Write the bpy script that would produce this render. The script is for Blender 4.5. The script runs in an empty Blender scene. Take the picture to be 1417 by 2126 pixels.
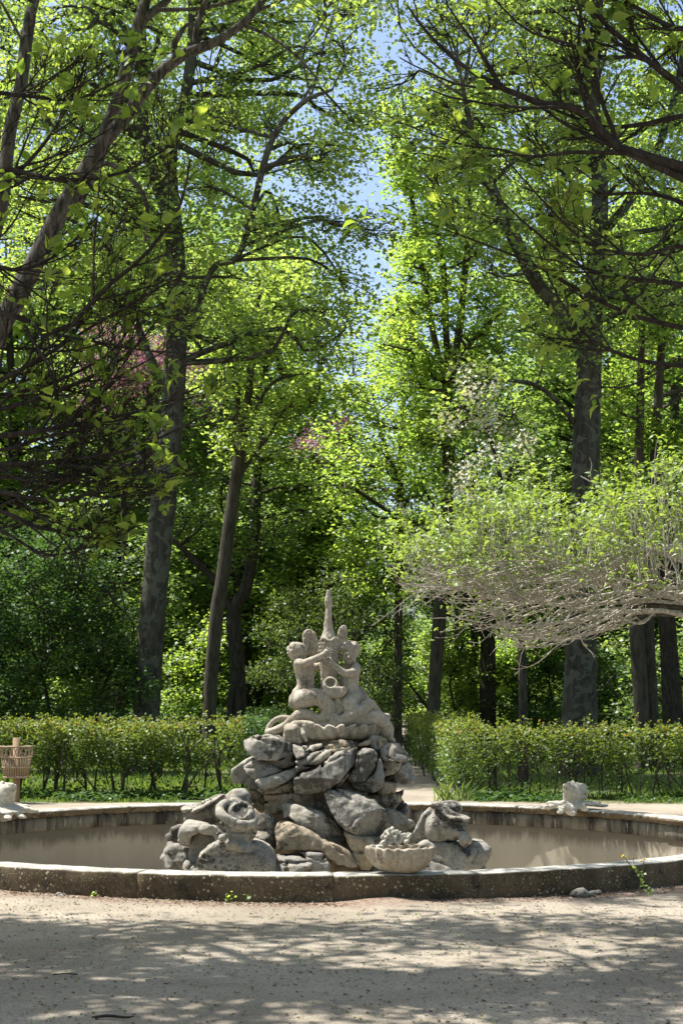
import bpy, math, random
import numpy as np
sc = bpy.context.scene
# ------------------------------------------------------------------ camera
F = 3300.0          # focal length in photo pixels (photo 1417 x 2126)
HZ = 1460.0         # photo row of the horizon
EYE = 1.6
cam = bpy.data.cameras.new('camera')
cam.sensor_fit = 'HORIZONTAL'; cam.sensor_width = 36.0
cam.lens = 36.0 * F / 1417.0
cam.shift_y = (HZ - 1063.0) / 1417.0
cam.clip_start = 0.1; cam.clip_end = 2000.0
co = bpy.data.objects.new('camera', cam); sc.collection.objects.link(co)
co.location = (0, 0, EYE); co.rotation_euler = (math.radians(90), 0, 0)
sc.camera = co
# ------------------------------------------------------------------ light
SUN_EL = math.radians(63); SUN_AZ = math.radians(-68)     # azimuth from +Y towards +X
sd = (math.sin(SUN_AZ) * math.cos(SUN_EL), math.cos(SUN_AZ) * math.cos(SUN_EL), math.sin(SUN_EL))
w = bpy.data.worlds.new('World'); sc.world = w; w.use_nodes = True
wn = w.node_tree; wn.nodes.clear()
sky = wn.nodes.new('ShaderNodeTexSky'); sky.sky_type = 'NISHITA'; sky.sun_disc = False
sky.sun_elevation = SUN_EL; sky.sun_rotation = SUN_AZ; sky.air_density = 1.0; sky.dust_density = 2.2; sky.ozone_density = 1.3
bg = wn.nodes.new('ShaderNodeBackground'); bg.inputs['Strength'].default_value = 0.11
wo = wn.nodes.new('ShaderNodeOutputWorld')
wn.links.new(sky.outputs[0], bg.inputs[0]); wn.links.new(bg.outputs[0], wo.inputs[0])
from mathutils import Vector
sl = bpy.data.lights.new('sun', 'SUN'); sl.energy = 5.0; sl.angle = math.radians(0.53); sl.color = (1.0, 0.965, 0.90)
so = bpy.data.objects.new('sun', sl); sc.collection.objects.link(so)
so.rotation_euler = Vector(sd).to_track_quat('Z', 'Y').to_euler(); so.location = (-10, 5, 30)
sc.view_settings.view_transform = 'Standard'; sc.view_settings.look = 'None'
sc.view_settings.exposure = 1.08; sc.view_settings.gamma = 1.0
sc.view_settings.use_curve_mapping = False
sc.cycles.max_bounces = 6; sc.cycles.diffuse_bounces = 4; sc.cycles.transmission_bounces = 5
sc.cycles.sample_clamp_indirect = 4.0
# ------------------------------------------------------------------ helpers
RNG = np.random.default_rng(11)
C = sc.collection

def at(px, py, d):
    return np.array([(px - 708.5) / F * d, d, EYE - (py - HZ) / F * d])
def atn(a, d):
    a = np.asarray(a, float); d = np.broadcast_to(np.asarray(d, float), a.shape[:1])
    return np.stack([(a[:, 0] - 708.5) / F * d, d, EYE - (a[:, 1] - HZ) / F * d], 1)

def mesh_from(name, V, Fc, smooth=False, tint=None):
    """V (n,3), Fc (m,k) array or list of arrays"""
    me = bpy.data.meshes.new(name)
    if not isinstance(Fc, list): Fc = [Fc]
    Fc = [np.asarray(f, np.int32) for f in Fc if len(f)]
    loops = np.concatenate([f.ravel() for f in Fc])
    tot = np.concatenate([np.full(len(f), f.shape[1], np.int32) for f in Fc])
    st = np.concatenate([[0], np.cumsum(tot)[:-1]]).astype(np.int32)
    me.vertices.add(len(V)); me.vertices.foreach_set('co', np.ascontiguousarray(V, np.float32).ravel())
    me.loops.add(len(loops)); me.loops.foreach_set('vertex_index', loops)
    me.polygons.add(len(tot)); me.polygons.foreach_set('loop_start', st)
    try: me.polygons.foreach_set('loop_total', tot)
    except Exception: pass
    if smooth: me.polygons.foreach_set('use_smooth', np.ones(len(tot), bool))
    if tint is not None:
        a = me.attributes.new('tint', 'FLOAT', 'POINT'); a.data.foreach_set('value', np.ascontiguousarray(tint, np.float32))
    me.update(calc_edges=True); me.validate()
    return me

def wloc(o):
    v = np.zeros(3)
    while o is not None:
        v = v + np.array(o.location); o = o.parent
    return v
def link(name, me, mat, parent=None, loc=None, kind=None, label=None):
    if mat is not None and len(me.materials) == 0: me.materials.append(mat)
    o = bpy.data.objects.new(name, me); C.objects.link(o)
    if parent is not None: o.parent = parent
    if loc is not None: o.location = loc
    if kind: o['kind'] = kind
    if label: o['label'] = label
    return o
def part(name, V, Fc, mat, parent=None, smooth=True, tint=None, kind=None, label=None):
    """V in world coordinates"""
    V = np.asarray(V, float)
    if parent is not None: V = V - wloc(parent)
    return link(name, mesh_from(name, V, Fc, smooth, tint), mat, parent, None, kind, label)
def thing(name, label, cat, loc=(0, 0, 0), group=None):
    o = bpy.data.objects.new(name, None); C.objects.link(o); o.location = [float(v) for v in loc]
    o.empty_display_size = 0.2
    o['label'] = label; o['category'] = cat
    if group: o['group'] = group
    return o

class Geo:
    def __init__(s): s.V = []; s.Q = []; s.T = []; s.n = 0; s.t = []
    def add(s, V, Q=None, T=None, tint=None):
        if Q is not None and len(Q): s.Q.append(np.asarray(Q) + s.n)
        if T is not None and len(T): s.T.append(np.asarray(T) + s.n)
        s.V.append(np.asarray(V, float)); s.n += len(V)
        s.t.append(np.full(len(V), 0.5) if tint is None else tint)
    def empty(s): return s.n == 0
    def build(s, name, mat, parent=None, smooth=True, kind=None, label=None):
        fs = []
        if s.Q: fs.append(np.concatenate(s.Q))
        if s.T: fs.append(np.concatenate(s.T))
        return part(name, np.concatenate(s.V), fs, mat, parent, smooth, np.concatenate(s.t), kind, label)

def catmull(P, n):
    P = np.asarray(P, float)
    if len(P) < 3:
        t = np.linspace(0, 1, n)[:, None]; return P[0] * (1 - t) + P[-1] * t
    Q = np.vstack([2 * P[0] - P[1], P, 2 * P[-1] - P[-2]])
    u = np.linspace(0, len(P) - 1 - 1e-6, n); i = u.astype(int); f = (u - i)[:, None]
    a, b, c, d = Q[i], Q[i + 1], Q[i + 2], Q[i + 3]
    return 0.5 * (2 * b + (c - a) * f + (2 * a - 5 * b + 4 * c - d) * f ** 2 + (3 * b - a - 3 * c + d) * f ** 3)

def tube(geo, P, R, sides=8, cap=True, rough=0.0, rng=RNG, tint=None):
    P = np.asarray(P, float); n = len(P); R = np.broadcast_to(np.asarray(R, float), (n,)).copy()
    T = np.gradient(P, axis=0); T /= np.linalg.norm(T, axis=1, keepdims=True) + 1e-12
    ref = np.array([0.0, -1.0, 0.1]) if abs(T[0][1]) < 0.9 else np.array([1.0, 0, 0])
    N = ref - (T @ ref)[:, None] * T; N /= np.linalg.norm(N, axis=1, keepdims=True) + 1e-9
    B = np.cross(T, N)
    th = np.arange(sides) * 2 * np.pi / sides
    rr = np.ones((n, sides))
    if rough > 0:
        lump = rng.normal(0, 1, sides); 
        for k in range(n):
            lump = lump * 0.8 + rng.normal(0, 0.6, sides)
            rr[k] += rough * (lump + 0.5 * np.roll(lump, 1)) * 0.7
    ring = P[:, None, :] + (R[:, None] * rr)[:, :, None] * (np.cos(th)[None, :, None] * N[:, None, :] + np.sin(th)[None, :, None] * B[:, None, :])
    V = ring.reshape(-1, 3)
    i = np.arange(n - 1)[:, None] * sides; j = np.arange(sides)[None, :]; j2 = (j + 1) % sides
    Q = np.stack([i + j, i + j2, i + sides + j2, i + sides + j], -1).reshape(-1, 4)
    Tt = None
    if cap:
        V = np.vstack([V, P[-1:] + T[-1:] * R[-1] * 0.5, P[:1]])
        b = (n - 1) * sides; jj = np.arange(sides)
        Tt = np.vstack([np.stack([b + jj, b + (jj + 1) % sides, np.full(sides, n * sides)], 1),
                        np.stack([(jj + 1) % sides, jj, np.full(sides, n * sides + 1)], 1)])
    geo.add(V, Q, Tt, None if tint is None else np.full(len(V), tint))

# value noise in numpy
_LAT = np.random.default_rng(5).uniform(-1, 1, (32, 32, 32))
def vnoise(x, y, z):
    xi = np.floor(x).astype(int); yi = np.floor(y).astype(int); zi = np.floor(z).astype(int)
    fx = x - xi; fy = y - yi; fz = z - zi
    fx = fx * fx * (3 - 2 * fx); fy = fy * fy * (3 - 2 * fy); fz = fz * fz * (3 - 2 * fz)
    r = 0
    for a in (0, 1):
        for b in (0, 1):
            for c in (0, 1):
                r = r + _LAT[(xi + a) & 31, (yi + b) & 31, (zi + c) & 31] * (fx if a else 1 - fx) * (fy if b else 1 - fy) * (fz if c else 1 - fz)
    return r

# ------------------------------------------------------------------ signed distance volumes -> meshes
class Vol:
    def __init__(s, lo, hi, res):
        lo = np.asarray(lo, float) - 2 * res; hi = np.asarray(hi, float) + 2 * res
        s.res = res; s.lo = lo; s.n = np.ceil((hi - lo) / res).astype(int) + 1
        s.ax = [lo[i] + np.arange(s.n[i]) * res for i in range(3)]
        s.d = np.full(tuple(s.n), 1.0, np.float32)
    def _sl(s, lo, hi):
        out = []
        for i in range(3):
            a = max(0, int((lo[i] - s.lo[i]) / s.res) - 1); b = min(s.n[i], int((hi[i] - s.lo[i]) / s.res) + 3)
            if b <= a: return None
            out.append(slice(a, b))
        return tuple(out)
    def _grid(s, sl):
        return (s.ax[0][sl[0]][:, None, None], s.ax[1][sl[1]][None, :, None], s.ax[2][sl[2]][None, None, :])
    def _mix(s, sl, e, k, sub):
        a = s.d[sl]
        if sub:
            e = -e
            h = np.maximum(k - np.abs(a - e), 0) / k; s.d[sl] = np.maximum(a, e) + h * h * k * 0.25
        else:
            h = np.maximum(k - np.abs(a - e), 0) / k; s.d[sl] = np.minimum(a, e) - h * h * k * 0.25
    def cap(s, a, b, ra, rb=None, k=0.03, sub=False):
        rb = ra if rb is None else rb
        a = np.asarray(a, float); b = np.asarray(b, float); m = max(ra, rb) + k + 3 * s.res
        sl = s._sl(np.minimum(a, b) - m, np.maximum(a, b) + m)
        if sl is None: return
        X, Y, Z = s._grid(sl); ab = b - a; L = ab @ ab + 1e-12
        t = np.clip(((X - a[0]) * ab[0] + (Y - a[1]) * ab[1] + (Z - a[2]) * ab[2]) / L, 0, 1)
        e = np.sqrt((X - a[0] - t * ab[0]) ** 2 + (Y - a[1] - t * ab[1]) ** 2 + (Z - a[2] - t * ab[2]) ** 2) - (ra + (rb - ra) * t)
        s._mix(sl, e, k, sub)
    def chain(s, pts, rad, k=0.03, n=0):
        pts = np.asarray(pts, float); rad = np.asarray(rad, float)
        if n:
            u = np.linspace(0, len(rad) - 1, n); rad = np.interp(u, np.arange(len(rad)), rad); pts = catmull(pts, n)
        for i in range(len(pts) - 1): s.cap(pts[i], pts[i + 1], rad[i], rad[i + 1], k)
    def ell(s, c, r, rot=None, k=0.03, sub=False):
        c = np.asarray(c, float); r = np.asarray(r, float); m = r.max() + k + 3 * s.res
        sl = s._sl(c - m, c + m)
        if sl is None: return
        X, Y, Z = s._grid(sl); x, y, z = X - c[0], Y - c[1], Z - c[2]
        if rot is not None:
            from mathutils import Euler
            M = np.array(Euler(rot).to_matrix()).T
            x, y, z = (M[0, 0] * x + M[0, 1] * y + M[0, 2] * z, M[1, 0] * x + M[1, 1] * y + M[1, 2] * z, M[2, 0] * x + M[2, 1] * y + M[2, 2] * z)
        q = np.sqrt((x / r[0]) ** 2 + (y / r[1]) ** 2 + (z / r[2]) ** 2)
        g = np.sqrt((x / r[0] ** 2) ** 2 + (y / r[1] ** 2) ** 2 + (z / r[2] ** 2) ** 2) + 1e-6
        s._mix(sl, q * (q - 1) / g, k, sub)
    def torus(s, c, R, r, rot=(0, 0, 0), sx=1.0, k=0.02, sub=False):
        from mathutils import Euler
        c = np.asarray(c, float); m = R * max(1, sx) + r + k + 3 * s.res; sl = s._sl(c - m, c + m)
        if sl is None: return
        X, Y, Z = s._grid(sl); x, y, z = X - c[0], Y - c[1], Z - c[2]
        M = np.array(Euler(rot).to_matrix()).T
        x, y, z = (M[0, 0] * x + M[0, 1] * y + M[0, 2] * z, M[1, 0] * x + M[1, 1] * y + M[1, 2] * z, M[2, 0] * x + M[2, 1] * y + M[2, 2] * z)
        e = np.sqrt((np.sqrt((x / sx) ** 2 + y ** 2) - R) ** 2 + z ** 2) - r
        s._mix(sl, e, k, sub)
    def poly(s, pts, y0, t, r, ax=0.0, bz=0.0, k=0.02, sub=False):
        """outline pts (x,z) extruded +-t about y0 + ax*dx + bz*dz with rounding r"""
        pts = np.asarray(pts, float); lo = pts.min(0) - k - 3 * s.res; hi = pts.max(0) + k + 3 * s.res
        c = pts.mean(0); e = (hi - lo) / 2; m = t + abs(ax) * e[0] + abs(bz) * e[1] + k + 3 * s.res
        sl = s._sl((lo[0], y0 - m, lo[1]), (hi[0], y0 + m, hi[1]))
        if sl is None: return
        X, Y, Z = s._grid(sl); x = X[:, 0, :]; z = Z[:, 0, :]
        x, z = np.broadcast_arrays(x, z)
        d = np.full(x.shape, 1e9); inside = np.zeros(x.shape, bool); n = len(pts)
        for i in range(n):
            ax_, az_ = pts[i]; bx_, bz_ = pts[(i + 1) % n]; ex, ez = bx_ - ax_, bz_ - az_
            wx, wz = x - ax_, z - az_; tt = np.clip((wx * ex + wz * ez) / (ex * ex + ez * ez + 1e-12), 0, 1)
            d = np.minimum(d, (wx - ex * tt) ** 2 + (wz - ez * tt) ** 2)
            cr = (az_ > z) != (bz_ > z)
            with np.errstate(divide='ignore', invalid='ignore'):
                xi = (bx_ - ax_) * (z - az_) / (bz_ - az_ + 1e-15) + ax_
            inside ^= cr & (x < xi)
        d2 = np.sqrt(d); d2[inside] *= -1
        d2 = d2[:, None, :]
        dy = np.abs(Y - y0 - ax * (X - c[0]) - bz * (Z - c[1])) / math.sqrt(1 + ax * ax + bz * bz) - t
        p = np.maximum(d2 + r, 0); q = np.maximum(dy + r, 0)
        e = np.sqrt(p * p + q * q) + np.minimum(np.maximum(d2 + r, dy + r), 0) - r
        s._mix(sl, e, k, sub)
    def noise(s, amp, freq, ridged=False, seed=0):
        X, Y, Z = np.meshgrid(*[a for a in s.ax], indexing='ij', sparse=True)
        m = np.abs(s.d) < amp * 2 + 3 * s.res
        ii = np.nonzero(m)
        v = vnoise(s.ax[0][ii[0]] * freq + seed * 3.7, s.ax[1][ii[1]] * freq + seed, s.ax[2][ii[2]] * freq + seed * 1.3)
        if ridged: v = 1 - 2 * np.abs(v)
        s.d[ii] += (amp * v).astype(np.float32)
    def mesh(s):
        d = s.d; d[0] = d[-1] = 1; d[:, 0] = d[:, -1] = 1; d[:, :, 0] = d[:, :, -1] = 1
        ins = d < 0; nx, ny, nz = d.shape
        cnt = np.zeros((nx - 1, ny - 1, nz - 1), np.int8)
        for a in (0, 1):
            for b in (0, 1):
                for c in (0, 1): cnt += ins[a:nx - 1 + a, b:ny - 1 + b, c:nz - 1 + c]
        act = (cnt > 0) & (cnt < 8); ci = np.argwhere(act); idx = np.full(act.shape, -1, np.int64); idx[act] = np.arange(len(ci))
        cs = [(a, b, c) for a in (0, 1) for b in (0, 1) for c in (0, 1)]
        val = {q: d[ci[:, 0] + q[0], ci[:, 1] + q[1], ci[:, 2] + q[2]].astype(float) for q in cs}
        acc = np.zeros((len(ci), 3)); num = np.zeros(len(ci))
        for q in cs:
            for k in range(3):
                if q[k] == 0:
                    q2 = list(q); q2[k] = 1; q2 = tuple(q2); a, b = val[q], val[q2]
                    m = (a < 0) != (b < 0); t = np.where(m, a / (a - b + 1e-30), 0)
                    p = np.tile(np.array(q, float), (len(ci), 1)); p[:, k] = t
                    acc[m] += p[m]; num[m] += 1
        V = s.lo + (ci + acc / num[:, None]) * s.res
        Q = []
        for k in range(3):
            sa = [slice(None)] * 3; sb = [slice(None)] * 3; sa[k] = slice(0, -1); sb[k] = slice(1, None)
            A, B = ins[tuple(sa)], ins[tuple(sb)]; e = np.argwhere(A != B)
            u, v = (k + 1) % 3, (k + 2) % 3
            e = e[(e[:, u] > 0) & (e[:, v] > 0) & (e[:, u] < d.shape[u] - 1) & (e[:, v] < d.shape[v] - 1)]
            def g(du, dv):
                f = e.copy(); f[:, u] -= du; f[:, v] -= dv; return idx[f[:, 0], f[:, 1], f[:, 2]]
            q = np.stack([g(1, 1), g(0, 1), g(0, 0), g(1, 0)], 1)
            flip = ~A[e[:, 0], e[:, 1], e[:, 2]]; q[flip] = q[flip][:, ::-1]; Q.append(q)
        return V, np.concatenate(Q)

# ------------------------------------------------------------------ materials
def nt(name):
    m = bpy.data.materials.new(name); m.use_nodes = True; t = m.node_tree; t.nodes.clear()
    return m, t, t.nodes, t.links
def rgb(n, c):
    x = n.new('ShaderNodeRGB'); x.outputs[0].default_value = (*c, 1); return x.outputs[0]
def mixc(n, l, f, a, b, mode='MIX'):
    x = n.new('ShaderNodeMix'); x.data_type = 'RGBA'; x.blend_type = mode
    for s_, v in ((x.inputs[0], f), (x.inputs[6], a), (x.inputs[7], b)):
        if isinstance(v, (int, float)): s_.default_value = v
        elif isinstance(v, tuple): s_.default_value = (*v, 1)
        else: l.new(v, s_)
    return x.outputs[2]
def noi(n, l, co_, scale, detail=4, rough=0.55, dist=0.0):
    x = n.new('ShaderNodeTexNoise'); x.inputs['Scale'].default_value = scale; x.inputs['Detail'].default_value = detail
    x.inputs['Roughness'].default_value = rough; x.inputs['Distortion'].default_value = dist
    if co_ is not None: l.new(co_, x.inputs['Vector'])
    return x.outputs[0]
def ramp(n, l, f, lo, hi, smooth=True):
    x = n.new('ShaderNodeMapRange'); x.inputs[1].default_value = lo; x.inputs[2].default_value = hi
    if smooth: x.interpolation_type = 'SMOOTHSTEP'
    l.new(f, x.inputs[0]); return x.outputs[0]
def mth(n, l, op, a, b=None):
    x = n.new('ShaderNodeMath'); x.operation = op
    for s_, v in ((x.inputs[0], a), (x.inputs[1], b)):
        if v is None: continue
        if isinstance(v, (int, float)): s_.default_value = v
        else: l.new(v, s_)
    return x.outputs[0]
def finish(t, n, l, col, rough=0.9, bump=None, strength=0.3, dist=0.02, spec=0.2):
    b = n.new('ShaderNodeBsdfPrincipled'); l.new(col, b.inputs['Base Color'])
    if isinstance(rough, (int, float)): b.inputs['Roughness'].default_value = rough
    else: l.new(rough, b.inputs['Roughness'])
    b.inputs['Specular IOR Level'].default_value = spec
    if bump is not None:
        u = n.new('ShaderNodeBump'); u.inputs['Strength'].default_value = strength; u.inputs['Distance'].default_value = dist
        l.new(bump, u.inputs['Height']); l.new(u.outputs[0], b.inputs['Normal'])
    o = n.new('ShaderNodeOutputMaterial'); l.new(b.outputs[0], o.inputs[0])
def pos(n):
    return n.new('ShaderNodeNewGeometry').outputs['Position']

def stone_mat(name, base, alt, dark=(0.035, 0.033, 0.03), lichen=0.5, pits=0.5, spots=None, spotlo=0.68, scale=1.0, darklo=0.52, streak=0.5):
    m, t, n, l = nt(name); p = pos(n)
    a = noi(n, l, p, 2.3 * scale, 5, 0.6); col = mixc(n, l, ramp(n, l, a, 0.35, 0.65), base, alt)
    f = noi(n, l, p, 28 * scale, 6, 0.7); col = mixc(n, l, ramp(n, l, f, 0.3, 0.75), mixc(n, l, 1.0, col, (0.64, 0.62, 0.60), 'MULTIPLY'), col)
    # dark crust lichen in broad patches broken by fine noise
    b1 = noi(n, l, p, 3.1 * scale, 3, 0.5, 0.4); b2 = noi(n, l, p, 22 * scale, 8, 0.75)
    s_ = mth(n, l, 'ADD', mth(n, l, 'MULTIPLY', b1, 0.6), mth(n, l, 'MULTIPLY', b2, 0.4))
    col = mixc(n, l, mth(n, l, 'MULTIPLY', ramp(n, l, s_, darklo, darklo + 0.05), lichen), col, dark)
    # small black pits / lichen dots
    v = n.new('ShaderNodeTexVoronoi'); v.inputs['Scale'].default_value = 34 * scale; l.new(p, v.inputs['Vector'])
    v.inputs['Randomness'].default_value = 1.0
    gate = ramp(n, l, noi(n, l, p, 5 * scale, 3), 0.45, 0.6)
    dot = mth(n, l, 'MULTIPLY', mth(n, l, 'SUBTRACT', 1.0, ramp(n, l, v.outputs['Distance'], 0.16, 0.30)), gate)
    col = mixc(n, l, mth(n, l, 'MULTIPLY', dot, pits), col, (0.02, 0.019, 0.018))
    # rain streaks and brown stains
    mp = n.new('ShaderNodeMapping'); mp.inputs['Scale'].default_value = (9 * scale, 9 * scale, 1.6 * scale); l.new(p, mp.inputs[0])
    st = mth(n, l, 'MULTIPLY', ramp(n, l, noi(n, l, mp.outputs[0], 1.0, 5, 0.65), 0.50, 0.66), streak)
    col = mixc(n, l, st, col, mixc(n, l, 1.0, col, (0.42, 0.36, 0.29), 'MULTIPLY'))
    if spots:
        v2 = n.new('ShaderNodeTexVoronoi'); v2.inputs['Scale'].default_value = 22 * scale; l.new(p, v2.inputs['Vector'])
        g2 = ramp(n, l, noi(n, l, p, 4.0, 6, 0.8), spotlo - 0.16, spotlo)
        d2 = mth(n, l, 'MULTIPLY', mth(n, l, 'SUBTRACT', 1.0, ramp(n, l, v2.outputs['Distance'], 0.14, 0.34)), g2)
        col = mixc(n, l, d2, col, spots)
    h = mth(n, l, 'ADD', mth(n, l, 'MULTIPLY', noi(n, l, p, 60 * scale, 6, 0.7), 0.6), mth(n, l, 'MULTIPLY', noi(n, l, p, 12 * scale, 4), 1.0))
    h = mth(n, l, 'SUBTRACT', h, mth(n, l, 'MULTIPLY', dot, 0.5))
    finish(t, n, l, col, 0.92, h, 0.5, 0.006, 0.12)
    return m

M = {}
M['rock'] = stone_mat('weathered_limestone', (0.42, 0.39, 0.33), (0.28, 0.27, 0.245), lichen=0.85, pits=0.9, darklo=0.535)
M['rockdark'] = stone_mat('lichen_dark_limestone', (0.34, 0.32, 0.28), (0.235, 0.225, 0.205), lichen=0.65, pits=1.0, darklo=0.51, spots=(0.4, 0.39, 0.36), spotlo=0.66)
M['rockwarm'] = stone_mat('warm_limestone', (0.44, 0.37, 0.27), (0.33, 0.28, 0.21), lichen=0.8, pits=0.5, darklo=0.53)
M['fig'] = stone_mat('carved_pale_limestone', (0.47, 0.43, 0.36), (0.37, 0.335, 0.275), dark=(0.08, 0.07, 0.06), lichen=0.7, pits=0.2, darklo=0.57)
M['pale'] = stone_mat('pale_marble_like_stone', (0.60, 0.57, 0.50), (0.50, 0.47, 0.40), dark=(0.12, 0.10, 0.08), lichen=0.25, pits=0.15, darklo=0.57, streak=0.2)
M['shell'] = stone_mat('shell_stone', (0.52, 0.46, 0.36), (0.42, 0.36, 0.27), dark=(0.15, 0.12, 0.10), lichen=0.8, pits=0.4, darklo=0.545)

def wall_stone():
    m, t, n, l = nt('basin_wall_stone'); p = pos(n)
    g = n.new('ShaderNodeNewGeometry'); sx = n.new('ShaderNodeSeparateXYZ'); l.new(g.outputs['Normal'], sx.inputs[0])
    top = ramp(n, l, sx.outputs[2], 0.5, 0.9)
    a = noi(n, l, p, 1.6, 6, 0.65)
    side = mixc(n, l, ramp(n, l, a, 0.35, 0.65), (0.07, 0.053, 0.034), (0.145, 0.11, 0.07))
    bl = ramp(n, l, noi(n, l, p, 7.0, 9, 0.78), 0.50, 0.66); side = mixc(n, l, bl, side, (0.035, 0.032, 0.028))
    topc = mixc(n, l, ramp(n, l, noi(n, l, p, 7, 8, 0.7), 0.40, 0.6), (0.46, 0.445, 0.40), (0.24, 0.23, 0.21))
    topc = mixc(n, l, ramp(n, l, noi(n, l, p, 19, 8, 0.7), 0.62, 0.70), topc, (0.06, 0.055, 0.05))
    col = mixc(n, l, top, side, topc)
    for sc_, lo, c_ in ((22, 0.53, (0.42, 0.37, 0.25)), (55, 0.47, (0.34, 0.29, 0.18))):
        v = n.new('ShaderNodeTexVoronoi'); v.inputs['Scale'].default_value = sc_; l.new(p, v.inputs['Vector'])
        g2 = ramp(n, l, noi(n, l, p, 3.2 + sc_ * 0.05, 5, 0.7), lo - 0.07, lo + 0.05)
        wob = mth(n, l, 'ADD', v.outputs['Distance'], mth(n, l, 'MULTIPLY', noi(n, l, p, 90, 3), 0.22))
        d2 = mth(n, l, 'MULTIPLY', mth(n, l, 'SUBTRACT', 1.0, ramp(n, l, wob, 0.26, 0.40)), g2)
        col = mixc(n, l, mth(n, l, 'MULTIPLY', d2, 0.9), col, c_)
    h = mth(n, l, 'ADD', noi(n, l, p, 50, 7, 0.7), mth(n, l, 'MULTIPLY', noi(n, l, p, 9, 4), 1.5))
    finish(t, n, l, col, 0.93, h, 0.5, 0.008, 0.12); return m
M['wall'] = wall_stone()

def frieze_mat():
    m, t, n, l = nt('basin_inner_band_stone'); p = pos(n)
    mp = n.new('ShaderNodeMapping'); mp.inputs['Scale'].default_value = (1, 1, 0.25); l.new(p, mp.inputs[0]); q = mp.outputs[0]
    col = mixc(n, l, ramp(n, l, noi(n, l, q, 3.2, 6, 0.7), 0.40, 0.60), (0.035, 0.031, 0.027), (0.17, 0.155, 0.125))
    col = mixc(n, l, ramp(n, l, noi(n, l, q, 14, 6, 0.7), 0.58, 0.66), col, (0.27, 0.25, 0.21))
    finish(t, n, l, col, 0.92, noi(n, l, p, 40, 6, 0.7), 0.4, 0.006, 0.15); return m
M['frieze'] = frieze_mat()
def plaster_mat():
    m, t, n, l = nt('basin_plaster'); p = pos(n)
    sx = n.new('ShaderNodeSeparateXYZ'); l.new(p, sx.inputs[0])
    mp = n.new('ShaderNodeMapping'); mp.inputs['Scale'].default_value = (1, 1, 0.3); l.new(p, mp.inputs[0])
    col = mixc(n, l, noi(n, l, mp.outputs[0], 2.0, 6, 0.65), (0.26, 0.23, 0.18), (0.43, 0.385, 0.31))
    # grime line hanging under the band
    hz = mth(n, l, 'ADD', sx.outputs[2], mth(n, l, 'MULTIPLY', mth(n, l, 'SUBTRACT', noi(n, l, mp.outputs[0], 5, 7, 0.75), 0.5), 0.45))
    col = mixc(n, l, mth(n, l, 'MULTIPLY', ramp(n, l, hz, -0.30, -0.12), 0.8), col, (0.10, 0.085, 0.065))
    h = mth(n, l, 'ADD', noi(n, l, p, 45, 8, 0.75), mth(n, l, 'MULTIPLY', ramp(n, l, noi(n, l, p, 14, 3), 0.6, 0.68), 0.8))
    finish(t, n, l, col, 0.95, h, 0.4, 0.006, 0.1); return m
M['plaster'] = plaster_mat()

def bark_mat(name, c1, c2, patch=None, sc_=1.0):
    m, t, n, l = nt(name); p = pos(n)
    mp = n.new('ShaderNodeMapping'); mp.inputs['Scale'].default_value = (1, 1, 0.22); l.new(p, mp.inputs[0]); q = mp.outputs[0]
    f = noi(n, l, q, 18 * sc_, 8, 0.7, 0.6); col = mixc(n, l, ramp(n, l, f, 0.35, 0.65), c1, c2)
    if patch:
        col = mixc(n, l, ramp(n, l, noi(n, l, p, 3.5, 4, 0.6, 0.5), 0.52, 0.55), col, patch)
    finish(t, n, l, col, 0.9, f, 0.9, 0.03, 0.15); return m
M['bark_plane'] = bark_mat('plane_tree_bark', (0.034, 0.032, 0.026), (0.080, 0.076, 0.061), (0.095, 0.097, 0.077), 0.5)
M['bark_dark'] = bark_mat('dark_bark', (0.025, 0.022, 0.018), (0.07, 0.06, 0.05))
M['bark_grey'] = bark_mat('furrowed_grey_bark', (0.022, 0.019, 0.017), (0.12, 0.108, 0.098), None, 1.3)
M['bark_mid'] = bark_mat('smooth_brown_bark', (0.045, 0.039, 0.030), (0.095, 0.083, 0.065), None, 0.6)
M['twig_dark'] = bark_mat('twig_bark', (0.022, 0.018, 0.015), (0.055, 0.046, 0.038))
M['twig_pale'] = bark_mat('bleached_twig_bark', (0.24, 0.215, 0.175), (0.52, 0.485, 0.41))

def leaf_mat(name, c1, c2, trans=0.5, tmul=2.2, gloss=0.08, hue=None):
    m, t, n, l = nt(name)
    a = n.new('ShaderNodeAttribute'); a.attribute_name = 'tint'
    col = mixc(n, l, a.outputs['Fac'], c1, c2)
    if hue: col = mixc(n, l, ramp(n, l, a.outputs['Fac'], 0.86, 0.9), col, hue)
    tc = mixc(n, l, 1.0, col, (1.10 * tmul, 1.0 * tmul, 0.58 * tmul), 'MULTIPLY')
    d = n.new('ShaderNodeBsdfDiffuse'); l.new(col, d.inputs[0])
    tr = n.new('ShaderNodeBsdfTranslucent'); l.new(tc, tr.inputs[0])
    mx = n.new('ShaderNodeMixShader'); mx.inputs[0].default_value = trans
    l.new(d.outputs[0], mx.inputs[1]); l.new(tr.outputs[0], mx.inputs[2])
    g = n.new('ShaderNodeBsdfGlossy'); g.inputs['Roughness'].default_value = 0.5; g.inputs[0].default_value = (0.6, 0.66, 0.6, 1)
    m2 = n.new('ShaderNodeMixShader'); m2.inputs[0].default_value = gloss
    l.new(mx.outputs[0], m2.inputs[1]); l.new(g.outputs[0], m2.inputs[2])
    o = n.new('ShaderNodeOutputMaterial'); l.new(m2.outputs[0], o.inputs[0]); return m
M['leaf_plane'] = leaf_mat('plane_leaves', (0.068, 0.12, 0.034), (0.175, 0.235, 0.062), 0.67, 3.05)
M['leaf_bright'] = leaf_mat('young_bright_leaves', (0.078, 0.145, 0.032), (0.175, 0.24, 0.055), 0.66, 3.0)
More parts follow.
